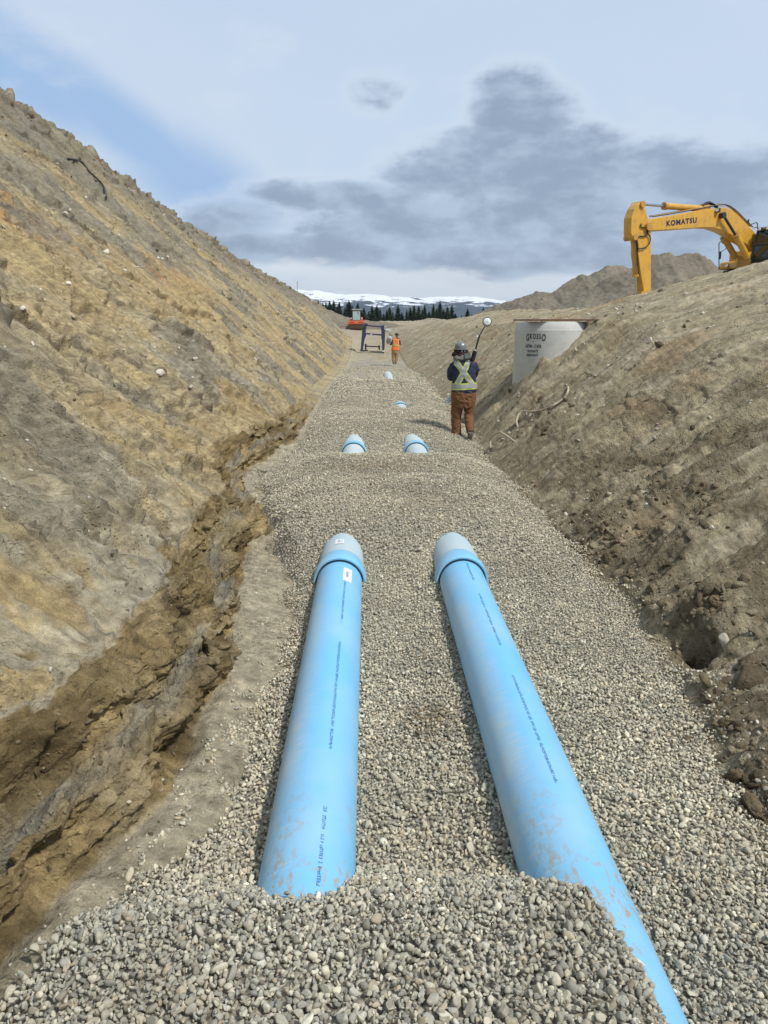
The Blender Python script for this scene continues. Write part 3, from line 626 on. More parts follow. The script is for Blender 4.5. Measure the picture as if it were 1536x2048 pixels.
def scatter_band(y0, y1, d, cover, sub, seed, lift=.25, jit=.5, smooth=False):
    rng = np.random.default_rng(seed); sp = d*cover
    ny = int((y1-y0)/sp)+1; nx = int(5.0/sp); Xg, Yg = np.meshgrid(np.arange(nx)*sp-2.2, np.arange(ny)*sp+y0)
    Xg = (Xg+(np.arange(ny)%2)[:, None]*sp*.5+rng.uniform(-jit, jit, Xg.shape)*sp).ravel(); Yg = (Yg+rng.uniform(-jit, jit, Yg.shape)*sp).ravel()
    l = xLf(Yg); r = xRf(Yg); e = np.minimum(Xg-l, r-Xg)+.10*fbm(Xg*3, Yg*3, 3, seed)
    ok = (e > 0) | ((e > -.16) & (rng.random(len(e)) < .30*np.exp(e/.06)))
    ok &= np.abs(Xg) < .62*Yg+1.0
    if y0 >= 20: ok &= rng.random(len(e)) > sst(Yg, 30, 46)*.97
    Xg = Xg[ok]; Yg = Yg[ok]; e = e[ok]
    size = d*.5*np.exp(rng.normal(0, .27, len(Xg)))*1.06
    z = Gz(Xg, Yg)+size*(rng.uniform(-.55, .75, len(Xg))*lift*2.2)
    p = np.stack([Xg, Yg, z], -1); out = e < .03
    for i in np.nonzero(out)[0]:
        zz = drop(Xg[i], Yg[i], 3); p[i, 2] = max(zz+size[i]*.2, z[i]-.03) if zz < z[i]+.2 else zz+size[i]*.2
    keep = ~in_pipe(p, .004); p = p[keep]; size = size[keep]
    t = tints(len(p), rng)
    g = fbm(p[:, 0]*1.1, p[:, 1]*1.1, 3, 77)[:, None]; t = t*(1+.14*g)
    # a few wet brown patches
    wet = np.clip(sum(a*gauss(p[:, 0], p[:, 1], cx, cy, rx, ry) for cx, cy, rx, ry, a in ((.33, 3.75, .17, .17, 1.2), (.15, 9.3, .6, .35, .8), (.5, 7.6, .5, .5, .35), (-.75, 1.55, .3, .25, .35), (-.55, 1.3, .3, .2, .35))), 0, 1)
    wet = wet*(rng.random(len(p)) < .7); t = t*(1-wet[:, None]*np.array([.42, .50, .58]))
    # the near heap is greyer and unwashed
    nh = sst(p[:, 1], 2.6, 2.0)[:, None]; t = t*(1-nh*np.array([.16, .13, .08]))
    return p, size, t.astype(np.float32), sub, smooth, rng
bands = [scatter_band(1.0, 1.62, .0275, .80, 3, 501, .5), scatter_band(.3, 1.0, .026, 1.0, 1, 512, .5), scatter_band(1.0, 2.5, .017, 1.2, 2, 511, .9),
         scatter_band(1.62, 2.2, .0255, .80, 2, 502, .5), scatter_band(2.2, 3.0, .0235, .82, 2, 508, .5), scatter_band(3.0, 4.4, .0215, .86, 2, 503, .45), scatter_band(4.4, 6.4, .0215, .88, 1, 507, .45),
         scatter_band(6.4, 11.5, .0235, 1.0, 1, 504, .42), scatter_band(11.5, 20, .030, 1.12, 1, 505, .38), scatter_band(20, 46, .048, 1.3, 1, 506, .34)]
Vs = []; Fs = []; Ts = []; off = 0
for k, (p, s, t, sub, sm, rng) in enumerate(bands):
    o = scatter_mesh('tmp', p, s, t, sub, rng, sm); me = o.data
    v = np.empty(len(me.vertices)*3, np.float32); me.vertices.foreach_get('co', v); f = np.empty(len(me.loops), np.int32); me.loops.foreach_get('vertex_index', f)
    nvp = len(me.vertices)//len(p); Vs.append(v.reshape(-1, 3)); Fs.append(f.reshape(-1, 3)+off); Ts.append(np.repeat(t, nvp, axis=0)); off += len(me.vertices)
    bpy.data.objects.remove(o); bpy.data.meshes.remove(me)
gravel = np_mesh('gravel', np.concatenate(Vs), np.concatenate(Fs), STONE, False, np.concatenate(Ts))
tag(gravel, 'grey and tan crushed stones heaped around the blue pipes', kind='stuff'); del Vs, Fs, Ts
print('gravel verts', off)

# pebbles and clods strewn on the banks, taken from the ground sheet's own vertices
def strew(name, n, sizes, wfun, seed, label, pal, sub, smooth, cuts=8, soft=0.0, aniso=(1, .78, .56), sink=.1, mat=None):
    rng = np.random.default_rng(seed); area = np.gradient(S, axis=1); area = np.abs(area)*np.gradient(rows)[:, None]
    w = (wfun()*area/np.maximum(dist, 2)**1.25); w[:, :30] = 0; w = w.ravel(); w = np.maximum(w, 0); w /= w.sum()
    k = rng.choice(w.size, n, p=w); p = TV.reshape(-1, 3)[k]; size = rng.uniform(0, 1, n)**3*(sizes[1]-sizes[0])+sizes[0]; size *= np.clip(p[:, 1]/7, .7, 2.0)
    if name == 'soil_clods': size = np.where(k % nC < nL, np.minimum(size, .008+.003*p[:, 1]), size)
    p = p+np.array([0, 0, 1])*(size*(0.25-sink))[:, None]
    kk = rng.integers(0, len(pal), n); t = np.array(pal, np.float32)[kk]*rng.uniform(.8, 1.2, (n, 1))
    o = scatter_mesh(name, p, size, t, sub, rng, smooth, 16, aniso, mat, cuts, soft); return tag(o, label, kind='stuff')
patch = sst(fbm(S*.45, YY*.5, 4, 601), -.1, .45)
strew('pebbles', 5200, (.008, .036), lambda: (L_*slopeL*(.25+patch)+(~L_)*sst(U, 101, 102)*(.3+1.2*patch)*(U < 105)), 611, 'small pale pebbles strewn over the soil banks', [(.52, .47, .38), (.60, .56, .48), (.42, .38, .30), (.36, .34, .30)], 2, False)
strew('soil_clods', 3400, (.010, .055), lambda: (L_*slopeL*.16*patch+(~L_)*(sst(U, 101.6, 102.1)*(1-sst(U, 102.6, 103.3))*nr*(.4+3.5*cpt)+.25*patch*sst(U, 102, 103)*(U < 105.3))+L_*(np.exp(-((U-3)/.3)**2))*2.5+wall*.25), 612, 'brown crumbly soil clods lying on the banks', [(.21, .165, .105), (.26, .21, .14), (.16, .125, .08), (.29, .235, .155)], 2, False, cuts=7, soft=.25, aniso=(1, .85, .65), sink=.25, mat=SOIL)
strew('shelf_stones', 260, (.008, .020), lambda: (shelf*sst(YY, 8, 6)*(U < 10.9)), 613, 'loose stones on the sand shelf left of the gravel', [(.52, .47, .38), (.60, .56, .48), (.42, .38, .30)], 2, False)

def clod_piles():
    rng = np.random.default_rng(77); P_ = []; Z_ = []
    for px, py, sx, sy, n, sz in ((1215, 1085, 45, 28, 90, .030), (1270, 1150, 40, 30, 50, .026), (1400, 1190, 55, 28, 80, .034), (1370, 1420, 50, 30, 70, .026), (1440, 1500, 55, 40, 80, .028), (1500, 1600, 30, 50, 40, .03), (1480, 1340, 60, 30, 50, .03), (1180, 1040, 50, 20, 50, .028), (1330, 1000, 90, 40, 60, .024),
                                  (300, 1130, 70, 60, 50, .010), (180, 1500, 120, 110, 80, .009)):
        for _ in range(n):
            d = Vector(ray(px+rng.normal()*sx, py+rng.normal()*sy)).normalized(); ok, l_, n_, _ = G_EV.ray_cast(Vector((0, 0, CAMZ)), d); q = sz*np.exp(rng.normal(0, .5))
            if not ok or l_.y > 30 or (l_.x > 0 and l_.x < xRf(l_.y)-.05): continue
            P_.append(l_-n_*q*.10); Z_.append(q)
    n = len(P_); kk = np.array([(.19, .15, .09), (.23, .185, .12), (.14, .11, .068), (.28, .235, .155)], np.float32)[rng.integers(0, 4, n)]
    o = scatter_mesh('soil_crumbs', np.array([list(p) for p in P_]), np.array(Z_), kk, 2, rng, False, 20, (1, .8, .5), SOIL, 12); tag(o, 'broken brown soil crumbs heaped in patches on the banks', kind='stuff')
clod_piles()

# ---------------------------------------------------------------- single rocks you can point to
def rock(name, px, py, size, col, label, cat, seed, aniso=(1, .8, .6), soft=.1, group=None, smooth=True):
    loc, nor = hit(px, py); rng = np.random.default_rng(seed); var, F = stone_variants(3, 1, rng, 8, 0)
    v = var[0]; d = v/np.linalg.norm(v, axis=1)[:, None]
    v = v*(1+soft*fbm(d[:, 0]*3+seed, d[:, 1]*3+d[:, 2]*2, 3, seed)[:, None]); v = v*np.array(aniso)*size; v = v@rotm(1, rng)[0].T
    o = np_mesh(name, v, F, STONE if cat == 'rock' else SOIL, smooth, np.ones((len(v), 3), np.float32)*c3(*col)); o.location = loc+nor*size*.28
    return tag(o, label, cat, group)
rock('rock', 1450, 1283, .055, (.40, .36, .27), 'smooth pale rock lying alone just right of the dark hollow in the right bank', 'rock', 1)
rock('rock', 323, 748, .085, (.62, .57, .46), 'largest white rock halfway down the left bank', 'rock', 2)
rock('rock', 212, 505, .09, (.60, .55, .45), 'white rock below the long crack high on the left bank', 'rock', 3)
rock('rock', 128, 432, .10, (.55, .50, .40), 'pale rock under the orange streak of the left bank', 'rock', 4)
rock('rock', 1424, 1055, .03, (.60, .56, .46), 'white rock on the right bank above the toe clods', 'rock', 5)
rock('rock', 462, 1490+0, .02, (.60, .58, .50), 'white stone on the grey sand shelf beside the left pipe', 'rock', 6)
for k, (px, py, s, lab) in enumerate([(1352, 1468, .06, 'flat brown clod sitting at the gravel edge below the hollow'), (1378, 1500, .075, 'largest brown clod of the cluster at the right gravel edge'), (1330, 1450, .045, 'small clod on the gravel, left of the clod cluster'), (1412, 1400, .055, 'upright brown clod above the right clod cluster'),
        (1475, 1560, .07, 'clod by the right picture edge below the cluster'), (1510, 1620, .085, 'big angular clod at the right picture edge'), (1205, 1062, .07, 'dark clod at the top of the right toe where gravel begins'), (1235, 1085, .055, 'dark clod beside the toe, second down the right gravel edge'), (1178, 1105, .06, 'brown clod half buried in the right edge of the gravel'),
        (1262, 1150, .06, 'round clod on the right gravel edge above the hollow'), (1300, 1180, .05, 'clod just above and left of the dark hollow'), (1395, 1200, .075, 'grey lump of soil above the dark hollow'), (1500, 1330, .08, 'dark lump under the crack at the right picture edge')]):
    rock('soil_clod', px, py, s, random.choice([(.20, .155, .095), (.24, .19, .12), (.17, .135, .09)]), lab, 'soil clod', 20+k, (1, .75, .6), .35, 'large soil clods fallen at the foot of the right bank')
for k, (px, py, s, lab) in enumerate([(60, 236, .35, 'dark boulder on the crest at the far left edge of the picture'), (142, 290, .38, 'boulder perched on the left crest above the buried black hose'), (248, 366, .42, 'largest rounded lump on the left crest'), (345, 440, .36, 'lump on the left crest halfway down to the horizon'), (428, 486, .33, 'small dark lump low on the left crest')]):
    loc = at(px, py, [26, 30.8, 35.2, 41, 48][k])
    o = rock('boulder', 700, 900, s, (.20, .165, .12), lab, 'boulder', 50+k, (1, .8, .62), .3, 'lumps of earth along the left crest'); o.location = (loc[0], loc[1], loc[2]-s*.25)

# ---------------------------------------------------------------- pipes
def pipe_mat(name, c, dust=.25, near=False):
    m, nt, b = newmat(name); N = nt.nodes; L = nt.links
    g = N.new('ShaderNodeTexCoord'); mp = N.new('ShaderNodeMapping'); L.new(g.outputs['Object'], mp.inputs[0])
    def noi(scale, sv, det=6, r=.6):
        q = N.new('ShaderNodeMapping'); q.inputs['Scale'].default_value = sv; L.new(g.outputs['Object'], q.inputs[0])
        n = N.new('ShaderNodeTexNoise'); n.inputs['Scale'].default_value = scale; n.inputs['Detail'].default_value = det; n.inputs['Roughness'].default_value = r; L.new(q.outputs[0], n.inputs['Vector']); return n.outputs['Fac']
    def mr(v, a, b_, c_, d):
        n = N.new('ShaderNodeMapRange'); L.new(v, n.inputs[0])
        for i, q in enumerate((a, b_, c_, d)): n.inputs[i+1].default_value = q
        return n.outputs[0]
    def mm(op, a, b_):
        n = N.new('ShaderNodeMath'); n.operation = op; n.use_clamp = True
        for i, v in enumerate((a, b_)):
            if isinstance(v, float): n.inputs[i].default_value = v
            else: L.new(v, n.inputs[i])
        return n.outputs[0]
    nrm = N.new('ShaderNodeNewGeometry'); sp = N.new('ShaderNodeSeparateXYZ'); L.new(g.outputs['Object'], sp.inputs[0])
    sidef = mr(sp.outputs[0], -.02, -.17, 0, 1)     # dust settled along the left flank
    sider = mr(sp.outputs[0], .15, .195, 0, .8)
    film = mm('MULTIPLY', mr(noi(3, (1, .5, 1)), .35, .65, .2, 1), mm('MAXIMUM', sidef, mm('MULTIPLY', sider, mr(noi(5, (1, .5, 1)), .45, .6, 0, 1))))
    scr = mm('MULTIPLY', mr(noi(9, (1, 13, 1), 5, .7), .50, .66, 0, .6), mr(sp.outputs[0], .02, -.12, .15, 1))
    mud = mm('MULTIPLY', mr(noi(30, (1, .6, 1), 8, .75), .60, .66, 0, .9), mr(noi(2.3, (1, 1, 1), 2), .56, .66, 0, 1))
    mudn = mm('MULTIPLY', mr(noi(38, (1, .5, 1), 8, .75), .50, .60, 0, .95), mm('MULTIPLY', mr(sp.outputs[1], 6.35, 5.6, 0, 1), mr(noi(5, (1, .6, 1), 3), .46, .58, 0, 1)))
    mud = mm('MAXIMUM', mud, mudn) if near else mud
    spk = mm('MULTIPLY', mr(noi(75, (1, 1, 1), 3, .8), .66, .70, 0, .8), 1.0)
    d = mm('MAXIMUM', mm('ADD', mm('MULTIPLY', film, .80), scr), mm('MULTIPLY', mm('ADD', mm('MULTIPLY', mr(noi(2, (1, 1, 1), 3), .4, .7, 0, 1), .28), dust), 1.0))
    mx = N.new('ShaderNodeMix'); mx.data_type = 'RGBA'; L.new(d, mx.inputs[0]); mx.inputs[6].default_value = (*c, 1); mx.inputs[7].default_value = (.50, .56, .56, 1)
    m2 = N.new('ShaderNodeMix'); m2.data_type = 'RGBA'; L.new(mm('MAXIMUM', mud, spk), m2.inputs[0]); L.new(mx.outputs[2], m2.inputs[6]); m2.inputs[7].default_value = (.36, .31, .23, 1)
    L.new(m2.outputs[2], b.inputs['Base Color'])
    rr = mr(d, 0, 1, .38, .85); L.new(rr, b.inputs['Roughness']); b.inputs['Specular IOR Level'].default_value = .45
    return m
BLUE = pipe_mat('blue_pvc', (.145, .48, .765), .07, True); DUSTY = pipe_mat('dusty_pvc', (.22, .40, .50), .50); RING = pipe_mat('ring_pvc', (.155, .485, .76), .08); DUSTY2 = pipe_mat('very_dusty_pvc', (.35, .47, .52), .65)
INK = plain('ink', (.07, .19, .38), .6); PAPER = plain('paper', (.72, .72, .70), .6, dirt=(.4, .37, .3), dirtamt=.3, scale=20); GASK = plain('gasket_rubber', (.02, .03, .04), .7)
PR_, PZ = .195, -.195
def lathe_y(stations, xc, zc, seg=72):
    m = MB(); rings = [[(xc+r*cos(2*pi*k/seg), y, zc+r*sin(2*pi*k/seg)) for k in range(seg)] for y, r in stations]
    return m.loft(rings)
def print_line(xc, y0, y1, ang, seed, root, r=PR_, hgt=.015, parent=None):
    """dim factory ink marks, lying along the pipe"""
    rnd = random.Random(seed); m = MB(); y = y0
    while y < y1:
        w = rnd.uniform(.006, .011)
        if rnd.random() < .13: y += w*1.2; continue
        for st in range(rnd.choice((2, 3))):
            if rnd.random() < .5: a0, a1 = 0, 1; yy0 = y+rnd.uniform(0, w*.6); yy1 = yy0+w*.3
            else:
                a0 = rnd.choice((0, .4, .75)); a1 = a0+.25; yy0 = y; yy1 = y+w
            vs = []
            for (yv, a) in ((yy0, a0), (yy1, a0), (yy1, a1), (yy0, a1)):
                t = ang+a*hgt/r; vs.append((xc+(r+.0012)*sin(t), yv, PZ+(r+.0012)*cos(t)))
            m.add(vs, [(0, 1, 2, 3)])
        y += w*1.35
    return m.build('lettering', INK, root, parent=parent)
def sticker(xc, y0, y1, a0, a1, root, r=PR_, seed=0, parent=None):
    m = MB(); n = 10; k = MB()
    vs = [(xc+(r+.0013)*sin(a0+(a1-a0)*i/n), y, PZ+(r+.0013)*cos(a0+(a1-a0)*i/n)) for y in (y0, y1) for i in range(n+1)]
    m.add(vs, [(i, i+1, n+2+i, n+1+i) for i in range(n)]); st = m.build('sticker', PAPER, root, parent=parent)
    rnd = random.Random(seed)
    for i in range(9):
        t = a0+(a1-a0)*(.34+.03*i); t2 = t+(a1-a0)*rnd.uniform(.008, .02); ya, yb = y0+(y1-y0)*.30, y0+(y1-y0)*.72
        k.add([(xc+(r+.0022)*sin(q), y, PZ+(r+.0022)*cos(q)) for q, y in ((t, ya), (t2, ya), (t2, yb), (t, yb))], [(0, 1, 2, 3)])
    for i in range(5):
        ya = y0+(y1-y0)*(.15+.16*i); t = a0+(a1-a0)*.68; t2 = a0+(a1-a0)*rnd.uniform(.78, .92)
        k.add([(xc+(r+.0022)*sin(q), y, PZ+(r+.0022)*cos(q)) for q, y in ((t, ya), (t2, ya), (t2, ya+.004), (t, ya+.004))], [(0, 1, 2, 3)])
    k.build('barcode', INK, root, parent=st); return st
RY = [5.84, 11.98, 18.06, 24.15, 30.2]
def bell_stations(y):
    return [(y+.02, .198), (y+.02, .222), (y+.06, .226), (y+.13, .226), (y+.20, .219), (y+.26, .210), (y+.50, .209), (y+.72, .206), (y+.85, PR_+.001)]
def pipe(xc, y0, y1, bell, label, first, mat_b, mat_bell, lines=(), sticks=()):
    root = empty('blue_pipe', (xc, y0, PZ), label, 'pipe', 'blue plastic pipes laid in two lines')
    if bell:
        st = [(y0+.82, PR_)]+[(y0+.82+(y1-y0-.82)*i/8, PR_) for i in range(1, 9)]
    else: st = [(y0+(y1-y0)*i/10, PR_) for i in range(11)]
    o = lathe_y(st, xc, PZ).build('barrel', mat_b, root, smooth='auto')
    if bell:
        lathe_y(bell_stations(y0)[5:], xc, PZ).build('bell', mat_bell, root, smooth='auto')
        lathe_y([(y0-.005, .200), (y0-.02, .212), (y0-.02, .224), (y0+.0, .2315), (y0+.07, .2325), (y0+.12, .229), (y0+.17, .218), (y0+.25, .2105)], xc, PZ).build('collar', RING, root, smooth='auto')
        lathe_y([(y0-.026, .1965), (y0-.026, .203), (y0-.010, .203)], xc, PZ).build('gasket', GASK, root, smooth='auto')
    for (a, b, an, s) in lines: print_line(xc, a, b, an, s, root)
    for q in sticks: sticker(xc, *q[:4], root, *q[4:])
    return root
LX, RX = -.26, .81
pipe(LX, -3.4, RY[0]+.2, False, 'left blue pipe running from the near gravel heap to the first collar', 0, BLUE, RING,
     lines=[(4.55, 5.55, .30, 1), (3.05, 4.25, .30, 2), (2.05, 2.62, .30, 3)], sticks=[(5.38, 5.68, .23, .62)])
pipe(RX, -3.4, RY[0]+.2, False, 'right blue pipe running the full length of the foreground', 0, BLUE, RING,
     lines=[(4.15, 5.05, .10, 4), (5.35, 5.75, .10, 6), (2.75, 3.75, .10, 5)])
pipe(LX, RY[0], RY[1]+.2, True, 'left pipe with the collar and white sticker, vanishing into the gravel', 0, DUSTY2, DUSTY, sticks=[(6.28, 6.42, -.28, .12, .212)])
pipe(RX, RY[0], RY[1]+.2, True, 'right pipe whose grey dusty bell dives under the second gravel heap', 0, DUSTY2, DUSTY)
pipe(LX, RY[1], RY[2]+.2, True, 'left pipe joint peeping out between the second and third gravel heaps', 0, DUSTY2, DUSTY2)
pipe(RX, RY[1], RY[2]+.2, True, 'right pipe joint peeping out near the walking worker', 0, DUSTY2, DUSTY2)
pipe(RX, RY[2], RY[3]+.2, True, 'small pipe crown showing through gravel beyond the walking worker', 0, DUSTY2, DUSTY2)
pipe(RX, RY[3], RY[4], True, 'farthest sliver of pipe showing in the gravel', 0, DUSTY2, DUSTY2)

# ---------------------------------------------------------------- concrete manhole barrel
CONC = plain('concrete', (.56, .56, .52), .85, var=.10, scale=4, bump=.004, bscale=60, dirt=(.42, .40, .33), dirtamt=.4)
RUST = plain('rusty_steel', (.13, .055, .035), .8, var=.3, scale=9); BLACKP = plain('black_paint', (.012, .014, .02), .6)
MC = Vector((3.80, 15.15, 0)); MR_ = .742
man = empty('manhole_barrel', (MC.x, MC.y, .2), 'pale concrete manhole barrel standing half buried in the right bank', 'manhole barrel')
m = MB(); sg = 96; prof = [(-.6, MR_), (1.84, MR_), (1.845, MR_-.012), (1.985, MR_-.03), (2.0, MR_-.045), (2.0, MR_-.13), (-.6, MR_-.13)]
m.loft([[(MC.x+r*cos(2*pi*k/sg), MC.y+r*sin(2*pi*k/sg), z) for k in range(sg)] for z, r in prof], cap=False); m.build('barrel', CONC, man, smooth='auto')
MB().box((MC.x+.06, MC.y, 2.035), (1.38, 1.30, .028), Matrix.Rotation(radians(4), 3, 'Z')).build('lid_plate', RUST, man, bevel=.004)
def on_barrel(vs, a_c, z0, hx):
    out = []
    for v in vs:
        a = a_c+(v.x-hx)/MR_; out.append((MC.x+(MR_+.003)*sin(a), MC.y-(MR_+.003)*cos(a), z0+v.y))
    return out
lt = MB(); A0 = -.70
def line_on(txt, size, z0, ac, off=.0, sx=1.0):
    vs, fs = text_polys(txt, size, off); w = max(v.x for v in vs); [setattr(v, 'x', v.x*sx) for v in vs]; w *= sx; lt.add(on_barrel(vs, ac, z0, w/2), fs)
x = 0; widths = []
for k, ch in enumerate('GROSSO'):
    big = {0: 1.28, 5: 1.28}.get(k, 1.0); vs, fs = text_polys(ch, .150*big, .004); w = max(v.x for v in vs); 
    for v in vs: v.x = v.x*.54+x; v.y -= .035 if big > 1 else 0
    lt.add(on_barrel(vs, A0, 1.665, .18), fs); x += w*.54+.016
line_on('-', .07, 1.60, A0, .003); line_on('ASTM - C478', .088, 1.495, A0-.02, .002, .72); line_on('SULPHATE', .066, 1.405, A0-.02, .0015, .78); line_on('RESISTANT', .066, 1.325, A0-.02, .0015, .78)
lt.build('stencil_lettering', BLACKP, man)

# ---------------------------------------------------------------- hoses, stake
HOSE = plain('dirty_hose', (.46, .39, .28), .8, var=.2, scale=10); BHOSE = plain('black_hose', (.03, .028, .025), .7)
def smooth_path(pts, n=8):
    out = []
    P_ = [pts[0]]+list(pts)+[pts[-1]]
    for i in range(1, len(P_)-2):
        a, b, c, d = [Vector(q) for q in P_[i-1:i+3]]
        for k in range(n):
            t = k/n; out.append(.5*((2*b)+(c-a)*t+(2*a-5*b+4*c-d)*t*t+(3*b-a-3*c+d)*t**3))
    out.append(Vector(pts[-1])); return out
def hose(name, pix, r, mat, label, lift):
    pts = []
    for (px, py), lf in zip(pix, lift):
        l_, n_ = hit(px, py); pts.append(l_+n_*(r*.6+lf*1.6+(.02 if lf > 0 else 0)))
    pts = [pts[0]]+pts[1:]
    o = MB().tube(smooth_path(pts), r, 8).build(name, mat, origin=pts[0], smooth=True); return tag(o, label, 'hose')
hose('hose', [(1132, 768), (1137, 775), (1138, 786), (1130, 797), (1118, 806), (1100, 817), (1082, 824), (1066, 826), (1052, 827), (1042, 834), (1035, 846), (1034, 856)], .017, HOSE, 'longer tan hose snaking down the right bank below the concrete barrel', [-.02, 0, .01, .01, .01, .01, .01, .01, .02, .02, .01, -.03])
hose('hose', [(980, 898), (985, 889), (993, 881), (1004, 877), (1016, 877), (1027, 880), (1037, 888)], .017, HOSE, 'short arched tan hose at the toe of the right bank by the walking worker', [-.02, .02, .05, .06, .05, .02, -.03])
hose('hose', [(134, 318), (146, 321), (160, 328), (174, 342), (188, 358), (200, 371), (207, 382), (211, 394)], .035, BHOSE, 'black hose half buried high on the left bank', [-.02, .02, .03, .03, .03, .03, .03, .0])
WOOD = plain('weathered_wood', (.35, .27, .19), .8)
p0 = at(593.5, 590, 72); p1 = at(594, 562, 72); MB().tube([(p0[0], p0[1]+.3, p0[2]-.5), (p1[0], p1[1]+.3, p1[2])], .03, 6).build('survey_stake', WOOD, origin=(p0[0], p0[1]+.3, p0[2]), label='thin wooden stake standing on the far left crest', cat='stake')

# ---------------------------------------------------------------- excavator
YEL = plain('yellow_paint', (.66, .355, .035), .38, var=.07, scale=2.5, dirt=(.30, .20, .09), dirtamt=.55, coat=.2)
YELD = plain('yellow_paint_worn', (.52, .28, .05), .5, var=.12, scale=4, dirt=(.22, .17, .10), dirtamt=.6)
DKM = plain('dark_steel', (.035, .035, .04), .5, var=.2); CHROME = plain('chrome_rod', (.55, .56, .58), .22, metal=1.0); RUB = plain('black_rubber', (.014, .014, .016), .6)
NAVY = plain('navy_lettering', (.010, .014, .06), .5); LAMP = plain('lamp_glass', (.85, .86, .88), .15)
def glass_mat(name, c, rough=.06, tr=.0):
    m, nt, b = newmat(name); b.inputs['Base Color'].default_value = (*c, 1); b.inputs['Roughness'].default_value = rough; b.inputs['Specular IOR Level'].default_value = .8
    b.inputs['Transmission Weight'].default_value = tr; return m
GLS = glass_mat('dark_cab_glass', (.02, .045, .042), .05, .35)
AH = radians(28); HD = Vector((-cos(AH), -sin(AH), 0)); LF = Vector((-HD.y, HD.x, 0)); UP = Vector((0, 0, 1)); EP = Vector(at(1290, 455, 31))
def M3(u, l, v): return EP+HD*u+LF*l+UP*v
def zp(X, Y, L=0.0):
    """zoomed photo position -> (u, v) in the plane at side offset L of the machine"""
    r = Vector(ray(1200+X/4.571, 360+Y/4.571)); o = Vector((0, 0, CAMZ)); q = EP+LF*L; t = (q-o).dot(LF)/r.dot(LF); p = o+r*t-q
    return p.dot(HD), p.z
exc = empty('excavator', (M3(-8.6, 0, 0).x, M3(-8.6, 0, 0).y, 2.75), 'yellow tracked excavator with raised boom standing on the spoil behind the right bank', 'excavator')
def plate(pix, L0, L1, name, mat, bevel=.02, parent=None, trace=None, extra=None):
    tr = L0 if trace is None else trace; po = [M3(*(lambda q: (q[0], L0, q[1]))(zp(X, Y, tr))) for X, Y in pix]
    m = MB().prism(po, LF*(L1-L0))
    if extra: extra(m)
    return m.build(name, mat, exc, parent=parent, bevel=bevel, tri=True)
def rod(a, b, r, L, name, mat, parent=None, seg=20, La=None):
    ua, va = zp(*a, L); ub, vb = zp(*b, L); return MB().cyl(M3(ua, L, va), M3(ub, L, vb), r, seg).build(name, mat, exc, parent=parent, smooth='auto')
boomp = [(432, 408), (445, 385), (478, 352), (560, 338), (640, 326), (760, 305), (860, 285), (960, 270), (1040, 260), (1090, 252), (1150, 250), (1200, 268), (1250, 305), (1320, 375), (1400, 458), (1450, 520), (1500, 600), (1490, 640), (1440, 650), (1380, 615), (1330, 580), (1280, 550), (1240, 525), (1200, 503), (1150, 475), (1100, 455), (1040, 436), (950, 434), (830, 443), (700, 452), (560, 460), (470, 463), (440, 455), (428, 432)]
boom = plate(boomp, .27, -.27, 'boom', YEL, .03)
def flange(m):
    pass
armp = [(385, 200), (362, 205), (345, 222), (318, 262), (288, 345), (285, 420), (283, 482), (300, 530), (322, 540), (345, 548), (352, 600), (350, 680), (372, 850), (402, 1010), (395, 1050), (402, 1085), (460, 1080), (467, 1000), (468, 800), (468, 600), (468, 470), (452, 440), (446, 400), (440, 350), (425, 300), (408, 240), (412, 215)]
arm = plate(armp, .20, -.20, 'arm', YEL, .025)
# pins and bosses
for (X, Y, L, r) in ((392, 222, .24, .13), (452, 425, .31, .16), (325, 522, .25, .12), (436, 1075, .26, .11)):
    u, v = zp(X, Y, L); MB().cyl(M3(u, L+.03, v), M3(u, -L-.03, v), r, 18).build('pin_boss', YELD, exc, smooth='auto')
# arm cylinder along the top of the boom
c1 = rod((588, 238), (940, 262), .125, .0, 'arm_cylinder', YEL); rod((392, 222), (590, 238), .055, 0, 'rod', CHROME, parent=c1)
rod((582, 238), (604, 240), .15, 0, 'gland', YELD, parent=c1); rod((925, 250), (985, 256), .14, 0, 'end_eye', YELD, parent=c1)
plate([(900, 285), (930, 245), (985, 235), (1010, 262)], .16, -.16, 'cylinder_bracket', YEL)
# bucket cylinder on the front face of the arm
c2 = rod((318, 545), (325, 870), .12, 0, 'bucket_cylinder', YELD); rod((325, 870), (332, 1085), .05, 0, 'rod', CHROME, parent=c2); rod((325, 862), (325, 884), .14, 0, 'gland', YEL, parent=c2); rod((336, 560), (350, 860), .022, .16, 'hydraulic_line', DKM, parent=c2, seg=8)
plate([(345, 1100), (358, 1108), (430, 1020), (440, 985), (425, 990), (345, 1075)], .24, .19, 'bucket_link', YEL, .01); plate([(300, 1115), (400, 1122), (385, 1085), (345, 1045)], .1, -.1, 'bucket_link', YELD, .01)
plate([(345, 1100), (358, 1108), (430, 1020), (440, 985), (425, 990), (345, 1075)], -.19, -.24, 'bucket_link', YEL, .01, trace=.2)
# bucket, down behind the heaped soil
bu, bv = zp(425, 1080, 0); bk = MB()
prof = [(0.05, 0), (.12, -.35), (.05, -.9), (-.35, -1.35), (-.9, -1.45), (-1.25, -1.15), (-1.1, -1.1), (-.85, -1.28), (-.4, -1.2), (-.08, -.8), (-.05, -.3), (-.25, 0)]
bk.prism([M3(bu+a-.1, .55, bv+b) for a, b in prof], LF*-1.1)
for sd_ in (.55, -.59): bk.prism([M3(bu+a-.1, sd_, bv+b) for a, b in [(0.05, 0), (.12, -.35), (.05, -.9), (-.35, -1.35), (-.9, -1.45), (-1.25, -1.15), (-.7, -.5), (-.25, 0)]], LF*.04)
bk.build('bucket', DKM, exc, tri=True)
